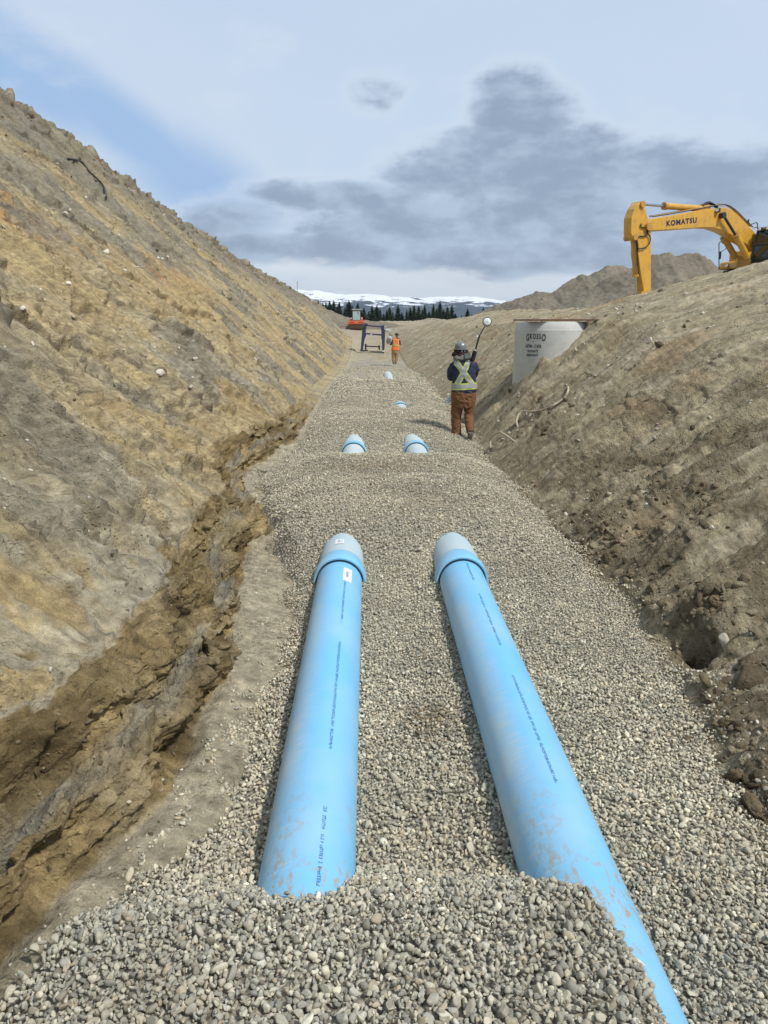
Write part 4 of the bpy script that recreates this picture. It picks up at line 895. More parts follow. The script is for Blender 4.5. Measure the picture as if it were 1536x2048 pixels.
# boom cylinders, one each side
for L, (gx_, gy_), (tx, ty), nm in ((.42, (1128, 322), (1240, 508), 'a'), (-.42, (1085, 440), (1135, 528), 'b')):
    end = (1350, 740) if L > 0 else (1240, 700)
    if L > 0: cy = rod((1240, 505), (1345, 705), .135, L, 'boom_cylinder', YEL); rod((1128, 322), (1242, 508), .058, L, 'rod', DKM, parent=cy); rod((1236, 498), (1248, 520), .16, L, 'gland', YELD, parent=cy); rod((1322, 640), (1362, 745), .10, L, 'end_eye', YELD, parent=cy)
    else: cy = rod((1135, 530), (1238, 708), .135, L, 'boom_cylinder', YELD); rod((1080, 445), (1136, 532), .058, L, 'rod', DKM, parent=cy); rod((1130, 520), (1150, 560), .17, L, 'gland', YELD, parent=cy)
u, v = zp(1126, 322, .42); MB().cyl(M3(u, .50, v), M3(u, -.50, v), .12, 18).build('boom_cylinder_pin', DKM, exc, smooth='auto')
# work light on the boom
u, v = zp(1072, 278, .3); wl = MB().box(M3(u, .34, v), (.16, .16, .18)).build('work_light', DKM, exc, bevel=.02); MB().cyl(M3(u+.09, .36, v), M3(u+.11, .37, v), .065, 14).build('lens', LAMP, exc, parent=wl)
# steel lines along the boom back, hoses
ln_ = [(480, 348), (700, 312), (880, 278), (1040, 248), (1150, 236), (1230, 275), (1330, 370), (1400, 440)]
for k, L in enumerate((.18, .10, .02)):
    MB().tube(smooth_path([M3(zp(X, Y, .2)[0], L, zp(X, Y, .2)[1]+.05+.02*k) for X, Y in ln_]), .022, 6).build('hydraulic_line', DKM if k != 1 else YELD, exc, smooth=True)
for k, off in enumerate(((0, 0), (12, -8), (24, 4), (36, -4))):
    MB().tube(smooth_path([M3(zp(X+off[0]*.4, Y+off[1], .1)[0], .12-.06*k, zp(X+off[0]*.4, Y+off[1], .1)[1]) for X, Y in [(930, 250), (960, 220), (1000, 208), (1040, 225), (1075, 250)]]), .03, 7).build('hose_loop', RUB, exc, smooth=True)
for pts_, L in (([(378, 400), (372, 425), (395, 436), (425, 430), (432, 405)], .24), ([(432, 420), (430, 470), (458, 520), (455, 570), (430, 605), (390, 625), (345, 628)], .26), ([(440, 440), (432, 500), (400, 515), (360, 515), (345, 535)], .24), ([(330, 545), (340, 590), (348, 640)], .2)):
    MB().tube(smooth_path([M3(zp(X, Y, L)[0], L, zp(X, Y, L)[1]) for X, Y in pts_]), .024, 7).build('hose_loop', RUB, exc, smooth=True)
# lettering on the boom side
vs, fs = text_polys('KOMATSU', 1.0, .045, 1.2); wmax = max(v.x for v in vs); hmax = max(v.y for v in vs)
a = Vector((*zp(606, 422, .275), 0)); b_ = Vector((*zp(884, 388, .275), 0)); h_ = (Vector((*zp(606, 372, .275), 0))-a)
ku = MB(); ku.add([M3(*(lambda q: (q.x, .274, q.y))(a+(b_-a)*(q_.x/wmax)+h_*(q_.y/hmax))) for q_ in vs], fs); ku.build('lettering', NAVY, exc)
# upper structure
def mbx(u0, u1, l0, l1, v0, v1, name, mat, bevel=.03, parent=None, slope=0):
    a = [M3(u0, l0, v0), M3(u1, l0, v0), M3(u1, l1, v0), M3(u0, l1, v0), M3(u0, l0, v1), M3(u1-slope, l0, v1), M3(u1-slope, l1, v1), M3(u0, l1, v1)]
    return MB().hexa(a).build(name, mat, exc, parent=parent, bevel=bevel)
ub, vb = zp(1095, 820, -1.4); vdeck = vb
mbx(-11.8, -7.35, -1.55, 1.5, vdeck-.28, vdeck-.02, 'turntable_deck', DKM)
tb = mbx(-9.2, -6.95, -1.55, -.55, vdeck, vdeck+.36, 'toolbox', YEL, .08, slope=.12)
u, v = zp(1132, 792, -1.0); lb = MB().box(M3(-6.93, -1.05, vdeck+.16), (.05, .16, .14), Matrix.Rotation(AH, 3, 'Z')).build('headlight', DKM, exc, parent=tb); 
MB().cyl(M3(-6.91, -1.05, vdeck+.16), M3(-6.87, -1.05, vdeck+.16), .07, 14).build('lens', LAMP, exc, parent=lb)
mbx(-9.4, -7.6, -1.5, -.6, vdeck+.36, vdeck+.85, 'fuel_tank', YEL, .06); mbx(-12.2, -9.4, -1.5, 1.5, vdeck, vdeck+1.35, 'engine_hood', YEL, .08); mbx(-13.1, -12.2, -1.55, 1.55, vdeck-.25, vdeck+1.2, 'counterweight', YELD, .15)
mbx(-9.3, -6.75, -.42, .38, vdeck+.0, vdeck+.55, 'boom_mount', YELD, .03)
fl = MB().prism([M3(-7.2, -1.9, vdeck-.24), M3(-6.3, -1.75, vdeck-.30), M3(-6.2, -.2, vdeck-.30), M3(-7.2, .3, vdeck-.24)], UP*.10).build('step_plate', RUB, exc)
# cab
cu0, cu1, cl0, cl1 = -8.5, -6.52, .46, 1.46; cz0 = vdeck-.02; cz1 = zp(1400, 455, .46)[1]
cab = MB()
def post(a, b, r=.05): cab.tube([a, b], r, 6)
cpts = {}
for l in (cl0, cl1):
    pr = [(cu1-.12, cz0), (cu1, cz0+.35), (cu1-.02, cz0+.95), (cu1-.22, cz1), (cu0, cz1), (cu0, cz0)]
    cpts[l] = pr
    for i in range(6): post(M3(pr[i][0], l, pr[i][1]), M3(pr[(i+1) % 6][0], l, pr[(i+1) % 6][1]), .05)
for i in range(6): post(M3(cpts[cl0][i][0], cl0, cpts[cl0][i][1]), M3(cpts[cl0][i][0], cl1, cpts[cl0][i][1]), .05)
post(M3(-7.5, cl0, cz0), M3(-7.5, cl0, cz1)); post(M3(-7.5, cl1, cz0), M3(-7.5, cl1, cz1))
cb = cab.build('cab', DKM, exc, smooth='auto')
g = MB(); pr = cpts[cl0]
for l in (cl0+.01, cl1-.01): g.prism([M3(a_, l, b2) for a_, b2 in pr], LF*.012)
for i in range(3): g.prism([M3(pr[i][0]-.01, cl0, pr[i][1]), M3(pr[i+1][0]-.01, cl0, pr[i+1][1]), M3(pr[i+1][0]-.01, cl1, pr[i+1][1]), M3(pr[i][0]-.01, cl1, pr[i][1])], HD*-.012)
g.build('cab_glass', GLS, exc, parent=cb, tri=True)
mbx(-8.5, -6.70, .42, 1.5, cz1+.02, cz1+.12, 'cab_roof', plain('roof_grey', (.35, .35, .34), .5), .04, parent=cb)
mbx(-8.5, -8.38, .5, 1.42, cz0, cz1, 'cab_rear_wall', DKM, 0, parent=cb); mbx(-8.1, -7.6, .7, 1.2, cz0+.1, cz0+.55, 'seat', DKM, .05, parent=cb); mbx(-8.15, -7.98, .7, 1.2, cz0+.5, cz0+1.15, 'seat_back', DKM, .05, parent=cb)
for l in (.62, 1.0):
    w_ = MB().box(M3(-6.66, l, cz1+.02), (.12, .12, .13)).build('work_light', DKM, exc, parent=cb); MB().cyl(M3(-6.60, l, cz1+.02), M3(-6.56, l-.01, cz1+.02), .055, 12).build('lens', LAMP, exc, parent=w_)
# handrails and mirror
hr = MB(); zv = lambda X, Y, L: M3(zp(X, Y, L)[0], L, zp(X, Y, L)[1])
hr.tube([zv(1088, 820, -1.45), zv(1088, 580, -1.45), zv(1096, 568, -1.45), zv(1125, 562, -1.4)], .022, 6); hr.tube([zv(1088, 660, -1.45), zv(1130, 645, -1.4), zv(1160, 620, -1.35), zv(1165, 600, -1.3)], .018, 6)
hr.tube([zv(1165, 530, -1.2), zv(1180, 500, -1.2)], .018, 6); hr.tube([zv(1190, 580, -1.2), zv(1225, 560, -1.2), zv(1290, 640, -1.2)], .018, 6)
hr.tube([zv(1370, 410, .2), zv(1430, 388, .2), zv(1440, 400, .2), zv(1440, 450, .2)], .022, 6); hr.tube([zv(1400, 440, .2), zv(1438, 430, .2)], .018, 6)
hr.build('handrail', DKM, exc, smooth='auto')
mi = zv(1097, 690, -1.45); MB().box(mi, (.06, .16, .34)).build('mirror', DKM, exc, bevel=.02)
mi = zv(1350, 378, .2); MB().cyl(mi, mi+Vector((.05, -.02, 0)), .09, 14).build('mirror', DKM, exc)
# undercarriage
for l in (-1.45, 1.0):
    tr = MB(); pts_ = []
    for k in range(24):
        a = 2*pi*k/24; cu = (-11.1 if cos(a) < 0 else -7.5)+.48*cos(a); pts_.append(M3(cu, l, vdeck-.95+.48*sin(a)))
    tr.prism(pts_, LF*.5).build('track', DKM, exc, tri=True)
mbx(-10.4, -8.2, -1, 1, vdeck-1.0, vdeck-.28, 'undercarriage', DKM)

# ---------------------------------------------------------------- trench frame (spreader)
FB = plain('blue_frame_paint', (.022, .032, .10), .5, var=.2, dirt=(.16, .14, .11), dirtamt=.5); FG = plain('grey_side_plate', (.10, .10, .085), .7, dirt=(.25, .21, .15), dirtamt=.6)
Yf = 60.0
def fz_(X, Y, dy=0.0): return Vector(at(690+X/10.97, 610+Y/10.97, Yf+dy))*1.0
root = empty('trench_shield', tuple(fz_(600, 1000)), 'dark blue steel trench shield frame standing across the trench bottom', 'trench shield')
def fbar(pix, d0, d1, name, mat, parent=None):
    po = [fz_(X, Y) for X, Y in pix]; po = [Vector((p.x, p.y+d0, p.z)) for p in po]; return MB().prism(po, (0, d1-d0, 0)).build(name, mat, root, parent=parent, bevel=.01, tri=True)
pl = fbar([(340, 1010), (388, 1010), (455, 600), (478, 400), (440, 405), (400, 560), (372, 620)], 0, .3, 'post', FB)
pr2 = fbar([(815, 1060), (855, 1060), (862, 760), (868, 440), (785, 452), (800, 620), (812, 760)], 0, .3, 'post', FB)
fbar([(395, 390), (450, 400), (435, 560), (425, 640), (385, 640), (372, 600)], .3, 2.4, 'side_plate', FG); fbar([(862, 440), (896, 440), (880, 700), (868, 1000), (840, 1010), (850, 700)], .3, 2.4, 'side_plate', FG)
fbar([(470, 430), (600, 445), (800, 462), (800, 492), (600, 475), (470, 462)], .05, .25, 'spreader', FB); s2 = fbar([(440, 608), (600, 628), (820, 640), (820, 675), (600, 660), (440, 642)], .05, .25, 'spreader', FB)
fbar([(555, 636), (600, 640), (600, 656), (555, 652)], .02, .05, 'tag_plate', PAPER, parent=s2)
fbar([(440, 642), (470, 642), (440, 740), (410, 740)], .05, .25, 'gusset', FB); fbar([(800, 672), (830, 672), (820, 760), (795, 740)], .05, .25, 'gusset', FB); fbar([(465, 405), (505, 410), (480, 470), (465, 470)], .05, .25, 'gusset', FB)
fbar([(430, 905), (760, 925), (760, 950), (430, 935)], 2.0, 2.2, 'spreader', FB); fbar([(432, 870), (475, 868), (470, 1000), (432, 1000)], 2.0, 2.2, 'post', DKM); fbar([(740, 900), (775, 900), (775, 1010), (745, 1010)], 2.0, 2.2, 'post', DKM)
fbar([(868, 450), (892, 450), (880, 545), (865, 545)], .2, .29, 'pale_panel', PAPER)
fbar([(820, 1000), (870, 995), (865, 1025), (815, 1030)], -.1, .3, 'foot_plate', PAPER)

# ---------------------------------------------------------------- road roller
ORG = plain('orange_paint', (.75, .13, .04), .45, var=.1, dirt=(.35, .22, .14), dirtamt=.3); CABW = plain('roller_white', (.62, .62, .60), .5); RGL = glass_mat('roller_glass', (.42, .52, .49), .08, .0); DRUM = plain('drum_steel', (.16, .13, .10), .6, var=.2, dirt=(.22, .17, .11), dirtamt=.7)
Yr = 101.0; rb = Vector(at(690+250/10.97, 610+548/10.97, Yr)); rb.z = rb.z
rr = empty('road_roller', tuple(rb), 'orange road roller with a white-roofed cab at the far end of the trench', 'road roller')
def rx(c, size, name, mat, parent=None, bevel=.02, taper=None): return MB().box(rb+Vector(c), size, taper=taper).build(name, mat, rr, parent=parent, bevel=bevel)
dr_ = MB().cyl(rb+Vector((-1.0, .75, .62)), rb+Vector((1.0, .75, .62)), .64, 36).build('drum', DRUM, rr, smooth='auto')
fr_ = MB(); fr_.box(rb+Vector((0, -.06, .98)), (2.26, .16, .52)); fr_.box(rb+Vector((0, 1.55, .8)), (2.26, .16, .42)); fr_.box(rb+Vector((-1.1, .75, .75)), (.12, 1.6, .40)); fr_.box(rb+Vector((1.1, .75, .75)), (.12, 1.6, .40)); fr_ = fr_.build('drum_frame', ORG, rr, bevel=.02)
for sx_ in (-.62, .62): rx((sx_, -.15, 1.02), (.50, .02, .07), 'frame_slot', DKM, fr_, 0)
rx((0, -.15, .80), (2.0, .03, .07), 'bumper_strip', DKM, fr_, 0); rx((0, -.15, 1.02), (.35, .02, .06), 'badge_strip', plain('pale_orange', (.8, .35, .25), .5), fr_, 0)
rx((0, 2.4, 1.0), (1.6, 1.6, .5), 'chassis', DKM); rx((0, 4.0, 1.25), (1.7, 2.0, .9), 'engine_hood', ORG, bevel=.1)
cabr = MB()
for a_ in (-.56, .56):
    for b2 in (1.9, 3.1): cabr.tube([rb+Vector((a_, b2, 1.25)), rb+Vector((a_*.95, b2, 2.72))], .05, 6)
cabr.box(rb+Vector((0, 2.5, 1.28)), (1.25, 1.35, .1)); cabr = cabr.build('cab', DKM, rr)
rx((0, 2.5, 2.76), (1.28, 1.4, .09), 'cab_roof', CABW, cabr); rx((0, 1.88, 2.0), (1.06, .02, 1.36), 'windscreen', RGL, cabr, 0); rx((-.57, 2.5, 2.0), (.02, 1.1, 1.36), 'side_window', RGL, cabr, 0); rx((.57, 2.5, 2.0), (.02, 1.1, 1.36), 'side_window', RGL, cabr, 0)
rx((0, 1.84, 2.64), (1.15, .05, .10), 'visor', DKM, cabr, 0); rx((0, 2.7, 1.75), (.5, .5, .9), 'seat', DKM, cabr); MB().tube([rb+Vector((.1, 1.85, 2.55)), rb+Vector((.35, 1.85, 2.1))], .02, 5).build('wiper', DKM, rr, parent=cabr)
for a_ in (-.75, .75): rx((a_, 1.85, 1.55), (.14, .1, .17), 'mirror', CABW, cabr)
for a_ in (-.8, .8): MB().cyl(rb+Vector((a_-.22, 3.7, .7)), rb+Vector((a_+.22, 3.7, .7)), .70, 28).build('rear_wheel', RUB, rr, smooth='auto')

# pale half buried ring and orange net beyond the shield
p, _nn = hit(782, 661); zg = p.z
m = MB(); sg = 40
for_r = []
for (dz, r) in ((-.25, .78), (.13, .78), (.13, .66), (-.25, .66)):
    for_r.append([(p.x+r*cos(2*pi*k/sg), p.y+.8+r*sin(2*pi*k/sg), zg+dz+.10*sin(2*pi*k/sg)+.05*cos(2*pi*k/sg)) for k in range(sg)])
for_r.append(for_r[0]); m.loft(for_r, cap=False).build('concrete_ring', CONC, origin=p, smooth='auto', label='pale concrete ring lying half buried right of the trench shield', cat='concrete ring')

# ---------------------------------------------------------------- trees
def conifer_mesh(seed, h=12.0, bush=1.0):
    rnd = random.Random(seed); V = []; F_ = []
    n = int(h*5.2); base = rnd.uniform(.02, .08)*h
    for i in range(n):
        t = i/n; z = base+(h-base)*t; R = (h*.37*bush)*(1-t)**.78*rnd.uniform(.62, 1.12)+.10
        k0 = rnd.uniform(0, 6.28); nb = max(4, int(9*(1-t)+4))
        for b in range(nb):
            if rnd.random() < .12: continue
            a = k0+2*pi*b/nb+rnd.uniform(-.3, .3); r = R*rnd.uniform(.6, 1.15); dz = -r*rnd.uniform(.10, .42)
            segs = 3
            for s in range(segs):
                f0 = s/segs; f1 = (s+1.1)/segs; w0 = .58*(1-f0*.6)*min(1, r)+.09; w1 = .58*(1-min(f1, 1)*.75)*min(1, r)+.04
                for q in range(2):
                    jt = rnd.uniform(-.10, .10); x0, y0 = cos(a)*r*f0, sin(a)*r*f0; x1, y1 = cos(a+jt)*r*f1, sin(a+jt)*r*f1
                    px_, py_ = -sin(a), cos(a); zz0 = z+dz*f0+rnd.uniform(-.06, .06); zz1 = z+dz*f1+rnd.uniform(-.1, .1)
                    drp = rnd.uniform(-.35, -.05); n0 = len(V); sg_ = 1 if q else -1
                    V += [(x0, y0, zz0), (x1, y1, zz1), (x1+px_*w1*sg_, y1+py_*w1*sg_, zz1+drp*w1*2), (x0+px_*w0*sg_, y0+py_*w0*sg_, zz0+drp*w0*2)]; F_.append((n0, n0+1, n0+2, n0+3))
    return np.array(V), np.array(F_)
def needles(name, c0, c1):
    m, nt, b = newmat(name); N = nt.nodes; L = nt.links; tc = N.new('ShaderNodeTexCoord'); n = N.new('ShaderNodeTexNoise'); n.inputs['Scale'].default_value = 1.6; n.inputs['Detail'].default_value = 5; L.new(tc.outputs['Object'], n.inputs['Vector'])
    r = N.new('ShaderNodeValToRGB'); L.new(n.outputs['Fac'], r.inputs[0]); r.color_ramp.elements[0].position = .35; r.color_ramp.elements[1].position = .68; r.color_ramp.elements[0].color = (*c0, 1); r.color_ramp.elements[1].color = (*c1, 1)
    L.new(r.outputs[0], b.inputs['Base Color']); b.inputs['Roughness'].default_value = .9; b.inputs['Specular IOR Level'].default_value = .2; return m
ND = needles('dark_needles', (.012, .022, .012), (.045, .065, .032)); ND2 = needles('olive_needles', (.02, .03, .014), (.07, .085, .04)); BARK = plain('bark', (.09, .065, .045), .95)
protos = []
for k in range(7):
    V, F_ = conifer_mesh(900+k, 12.0, [1, .85, 1.2, .7, 1.05, .9, 1.3][k]); protos.append((V, F_))
tcr = []
for k, (V, F_) in enumerate(protos):
    o = np_mesh('crown', V, F_, ND if k % 3 else ND2, False); tcr.append(o.data); bpy.data.objects.remove(o)
trk = MB().tube([(0, 0, -1), (0, 0, 4), (.05, 0, 11.8)], [.17, .12, .02], 8).build('trunk', BARK); trm = trk.data; bpy.data.objects.remove(trk)
tops = [(178, 158), (205, 143), (240, 165), (262, 158), (290, 150), (320, 143), (345, 185), (360, 158), (400, 200), (430, 143), (458, 185), (495, 165), (520, 215), (540, 200), (575, 225), (600, 180), (635, 180), (660, 205), (685, 240), (708, 215), (728, 195), (752, 230), (790, 175), (818, 232), (855, 215), (880, 195), (908, 180), (942, 188), (968, 215), (985, 178), (1018, 225), (1050, 172), (1072, 205), (1098, 155), (1125, 215), (1152, 190), (1185, 178), (1210, 240), (1255, 250), (1300, 205), (1330, 245), (1415, 200)]
ORD = 'first second third fourth fifth sixth seventh eighth ninth tenth eleventh twelfth thirteenth fourteenth fifteenth sixteenth seventeenth eighteenth nineteenth twentieth'.split()
def ordw(i, n):
    if i < 20: return ORD[i]+' from the left'
    j = n-1-i
    if j < 20: return ORD[j]+' from the right'
    return 'at the middle, '+str(i+1)+'th from the left'
for i, (zx, zy) in enumerate(tops):
    Yt = 380+random.uniform(-25, 25); px = 580+zx/3.657; py = 560+zy/3.657; tp = at(px, py, Yt); bz = .6; h = tp[2]-bz
    hgt = 'tall' if zy < 170 else ('short' if zy > 220 else 'medium')
    root = empty('conifer', (tp[0], tp[1], bz), f'{hgt} dark conifer, {ordw(i, len(tops))} of the far tree line', 'tree', 'conifers in the far tree line')
    s = h/12.0; root.scale = (s, s, s); root.rotation_euler = (0, 0, random.uniform(0, 6.28))
    for me, nm in ((tcr[i % 7], 'crown'), (trm, 'trunk')):
        o = bpy.data.objects.new(nm, me); COL.objects.link(o); o.parent = root

# ---------------------------------------------------------------- people
def remeshed(mb, name, mat, root, vox, parent=None, sm=3, disp=0.0, dscale=.12):
    o = mb.build(name, mat, root, parent=parent, smooth=True)
    r = o.modifiers.new('r', 'REMESH'); r.mode = 'VOXEL'; r.voxel_size = vox; r.use_smooth_shade = True
    s = o.modifiers.new('s', 'SMOOTH'); s.iterations = sm; s.factor = .5
    dg = bpy.context.evaluated_depsgraph_get(); dg.update(); me = bpy.data.meshes.new_from_object(o.evaluated_get(dg)); o.modifiers.clear(); old = o.data; o.data = me; me.name = name; bpy.data.meshes.remove(old)
    if disp:
        n = len(me.vertices); co = np.empty(n*3, np.float32); me.vertices.foreach_get('co', co); no = np.empty(n*3, np.float32); me.vertices.foreach_get('normal', no); co = co.reshape(-1, 3); no = no.reshape(-1, 3)
        d = fbm(co[:, 0]/dscale+co[:, 1]/dscale*.7, co[:, 2]/dscale*1.6+co[:, 0]/dscale*.5, 3, 7); d = disp*(1-2*np.abs(d)); co = co+no*d[:, None]; me.vertices.foreach_set('co', co.ravel()); me.update()
    me.polygons.foreach_set('use_smooth', np.ones(len(me.polygons), bool))
    return o
def oval(c, rx_, ry_, n=20, tilt=0.0):
    return [(c[0]+rx_*cos(2*pi*k/n), c[1]+ry_*sin(2*pi*k/n)+tilt*ry_*0, c[2]+tilt*sin(2*pi*k/n)*ry_) for k in range(n)]
def hand(m, wrist, d, palm_n, s=1.0, curl=.9):
    d = Vector(d).normalized(); pn_ = Vector(palm_n).normalized(); sdv = d.cross(pn_).normalized(); w = Vector(wrist)
    rings = []
    for t, a_, b2 in ((0, .027, .021), (.03, .035, .018), (.065, .042, .017), (.088, .040, .014)):
        c = w+d*t*s; rings.append([c+sdv*(a_*s*cos(2*pi*k/12))+pn_*(b2*s*sin(2*pi*k/12)) for k in range(12)])
    m.loft(rings)
    for i, (off, ln2) in enumerate(((-.029, .068), (-.010, .078), (.010, .073), (.028, .058))):
        p = w+d*.082*s+sdv*off*s; pts_ = [p]; dd = d.copy()
        for q in range(3):
            dd = (dd+pn_*curl*.55).normalized(); p = p+dd*ln2*s*(.42, .32, .26)[q]; pts_.append(p)
        m.tube(pts_, [.0095*s, .009*s, .008*s, .0065*s], 8)
    p = w+d*.022*s-sdv*.030*s; pts_ = [p, p+(d*.5-sdv*.8+pn_*.4).normalized()*.032*s, p+(d*.8-sdv*.6+pn_*.9).normalized()*.062*s, p+(d*.9-sdv*.3+pn_*1.2).normalized()*.085*s]
    m.tube(pts_, [.0125*s, .011*s, .010*s, .008*s], 8)
SKIN = plain('skin', (.50, .28, .19), .6, var=.06); NAVYJ = plain('navy_jacket', (.022, .026, .060), .85, var=.2, scale=9); BRP = plain('brown_duck_cloth', (.175, .080, .033), .9, var=.28, scale=7, bump=.004, bscale=70)
GREYH = plain('grey_hood', (.20, .19, .165), .9, var=.15); HAIR = plain('curly_dark_hair', (.028, .013, .008), .8, var=.4, scale=40, bump=.01, bscale=120); BOOT = plain('muddy_boot', (.115, .10, .075), .9, var=.25, scale=18)
HARD = plain('grey_hard_hat', (.16, .165, .165), .4, var=.1); SILV = plain('reflective_tape', (.36, .36, .35), .5, var=.1, scale=12); LIME = plain('lime_tape', (.52, .62, .12), .7); WHT = plain('white_plastic', (.78, .79, .77), .35, var=.04); BLKP = plain('black_plastic', (.012, .012, .013), .5)
def face(m, c, fw, s=1.0):
    """nose, brows, lips and ears grown out of the head so the remesh joins them; fw: forward (unit), c: head centre"""
    c = Vector(c); fw = Vector(fw).normalized(); rt = fw.cross(UP).normalized()
    m.tube([c+fw*.088*s+UP*.022*s, c+fw*.112*s-UP*.020*s, c+fw*.092*s-UP*.028*s], [.009*s, .014*s, .010*s], 8)
    m.tube([c+fw*.088*s-UP*.058*s-rt*.022*s, c+fw*.098*s-UP*.057*s, c+fw*.088*s-UP*.058*s+rt*.022*s], [.006*s, .010*s, .006*s], 8)
    for q in (-1, 1):
        m.tube([c+fw*.088*s+UP*.034*s+rt*q*.012*s, c+fw*.080*s+UP*.034*s+rt*q*.045*s], .009*s, 8)
        m.ell(c+rt*q*.078*s-UP*.005*s-fw*.005*s, (.012*s, .022*s, .032*s), 10, 6)
def eyes(root, c, fw, parent):
    c = Vector(c); fw = Vector(fw).normalized(); rt = fw.cross(UP).normalized()
    for q in (-1, 1): MB().ell(c+fw*.085+UP*.012+rt*q*.031, (.012, .012, .009), 10, 6).build('eye', WHT, root, parent=parent, smooth=True)

feet = Vector(hit(931, 879)[0]); WY = 13.5; wp = Vector(at(925, 882, WY)); wp.z = max(drop(wp.x, wp.y, 1.0), wp.z-.03) if abs(drop(wp.x, wp.y, 1.0)-wp.z) < .25 else wp.z
K = .001233*1.0
def W(X, Yz, d=0.0): return wp+Vector(((X-350)*K, d, (1990-Yz)*K))
def worker():
    root = empty('person', tuple(wp), 'person in navy jacket with silver reflective cross, brown trousers and grey hard hat, walking away', 'person')
    # body (hidden mostly by clothes), one continuous mesh
    b = MB(); hd = W(285, 560, .04)
    b.ell(hd, (.078, .098, .118), 20, 14); b.tube([hd-UP*.09, hd-UP*.20-Vector((0, .02, 0))], [.058, .062], 14); face(b, hd, (0, 1, 0))
    b.loft([oval(W(*c, d), a_, b2) for c, d, a_, b2 in (((300, 730), .0, .08, .07), ((320, 790), -.01, .17, .10), ((335, 900), -.01, .175, .115), ((340, 1060), .0, .155, .105), ((345, 1230), 0, .165, .11), ((345, 1330), 0, .15, .11))])
    for sx_, hip, kn, an in ((-1, W(265, 1300), W(250, 1600, .03), W(262, 1930, -.02)), (1, W(425, 1300), W(435, 1590, .02), W(440, 1790, -.24))):
        b.tube([hip, (hip+kn)/2, kn, (kn+an)/2, an], [.095, .085, .062, .058, .045], 14)
    shl, shr = W(165, 830), W(505, 830); ell_, elr = W(150, 1010, .10), W(535, 960, .08); hl_ = Vector((ell_.x+.10, ell_.y+.24, ell_.z+.10)); hr_ = Vector((elr.x-.14, elr.y+.10, elr.z+.30))
    for s_, e_, h2 in ((shl, ell_, hl_), (shr, elr, hr_)): b.tube([s_, (s_+e_)/2, e_, (e_+h2)/2, h2], [.055, .050, .043, .038, .028], 12)
    hand(b, hl_, (hl_-ell_), (1, 0, .3)); hand(b, hr_, (hr_-elr), (0, -1, .2), curl=1.1)
    body = remeshed(b, 'body', SKIN, root, .0085, sm=2); eyes(root, hd, (0, 1, 0), body)
    # trousers
    t = MB(); t.loft([oval(W(*c, d), a_, b2) for c, d, a_, b2 in (((345, 1180), 0, .225, .150), ((345, 1260), 0, .236, .160), ((345, 1350), 0, .232, .158), ((345, 1440), 0, .20, .14))])
    t.tube([W(252, 1330), W(248, 1480, .01), W(243, 1640, .03), W(252, 1800, .02), W(262, 1950, -.01)], [.116, .106, .090, .083, .072], 18)
    t.tube([W(436, 1330), W(438, 1460, .01), W(440, 1560, .0), W(440, 1680, -.10), W(443, 1800, -.21)], [.112, .102, .087, .080, .074], 18)
    remeshed(t, 'trousers', BRP, root, .011, sm=2, disp=.010, dscale=.13)
    # boots: left flat on the ground, right rolling off its toe with the sole showing
    bt = MB(); a0 = W(262, 1962, -.02); bt.loft([oval(a0+Vector((0, y, z)), rx2, ry2) for y, z, rx2, ry2 in ((.06, -.045, .052, .145), (.06, -.025, .055, .150), (.035, .03, .050, .115), (0, .08, .052, .065), (0, .13, .056, .066))]); remeshed(bt, 'boot', BOOT, root, .009, sm=1)
    bt = MB(); c = W(442, 1800, -.22); tip = W(450, 1985, -.06)
    ax = (tip-c).normalized(); bk2 = Vector((0, -1, 0)); bk2 = (bk2-ax*bk2.dot(ax)).normalized(); sx2 = ax.cross(bk2)
    rg = []
    for tt, w2, th in ((-.03, .056, .058), (.05, .052, .062), (.10, .040, .050), (.16, .050, .045), (.21, .046, .035), (.25, .022, .02)):
        cc = c+ax*tt+bk2*.02; rg.append([cc+sx2*(w2*cos(2*pi*k/16))+bk2*(th*sin(2*pi*k/16)) for k in range(16)])
    bt.loft(rg); b2_ = remeshed(bt, 'boot', BOOT, root, .009, sm=1)
    so = MB(); 
    for tt, w2, l2 in ((.03, .040, .052), (.165, .042, .075)): so.ell(c+ax*tt+bk2*.076-bk2*(.012 if tt > .1 else 0), (w2, .012, l2), 14, 8, Matrix((sx2, bk2, ax)).transposed())
    so.build('sole', plain('sole_rubber', (.20, .185, .15), .9, var=.3, scale=30), root, parent=b2_, smooth=True)
    # jacket with bulky sleeves
    j = MB(); j.loft([oval(W(*c, d), a_, b2) for c, d, a_, b2 in (((300, 705), .0, .10, .085), ((318, 735), .0, .17, .115), ((335, 800), -.005, .215, .135), ((342, 900), -.01, .222, .145), ((348, 1020), -.0, .222, .145), ((352, 1110), 0, .236, .155), ((350, 1200), 0, .236, .158), ((352, 1245), 0, .205, .14))])
    j.tube([W(195, 790), W(155, 890, .04), W(160, 990, .10), (W(165, 1020, .12)+hl_)/2, hl_-(hl_-ell_)*.1], [.075, .085, .078, .068, .052], 16)
    j.tube([W(480, 790), W(520, 880, .03), W(520, 965, .09), (W(515, 960, .10)+hr_)/2, hr_-(hr_-elr)*.1], [.075, .080, .075, .064, .050], 16)
    jk = remeshed(j, 'jacket', NAVYJ, root, .011, sm=2, disp=.006, dscale=.15)
    sh = MB(); sh.loft([oval(W(*c, 0), a_, b2) for c, a_, b2 in (((352, 1190), .205, .135), ((362, 1240), .195, .142), ((375, 1275), .165, .138))]); sh.build('shirt_tail', plain('dark_green_shirt', (.03, .045, .05), .9), root, parent=jk, smooth=True)
    # reflective tape, laid on the jacket by probing its surface from behind
    dg = bpy.context.evaluated_depsgraph_get(); dg.update(); je = jk.evaluated_get(dg)
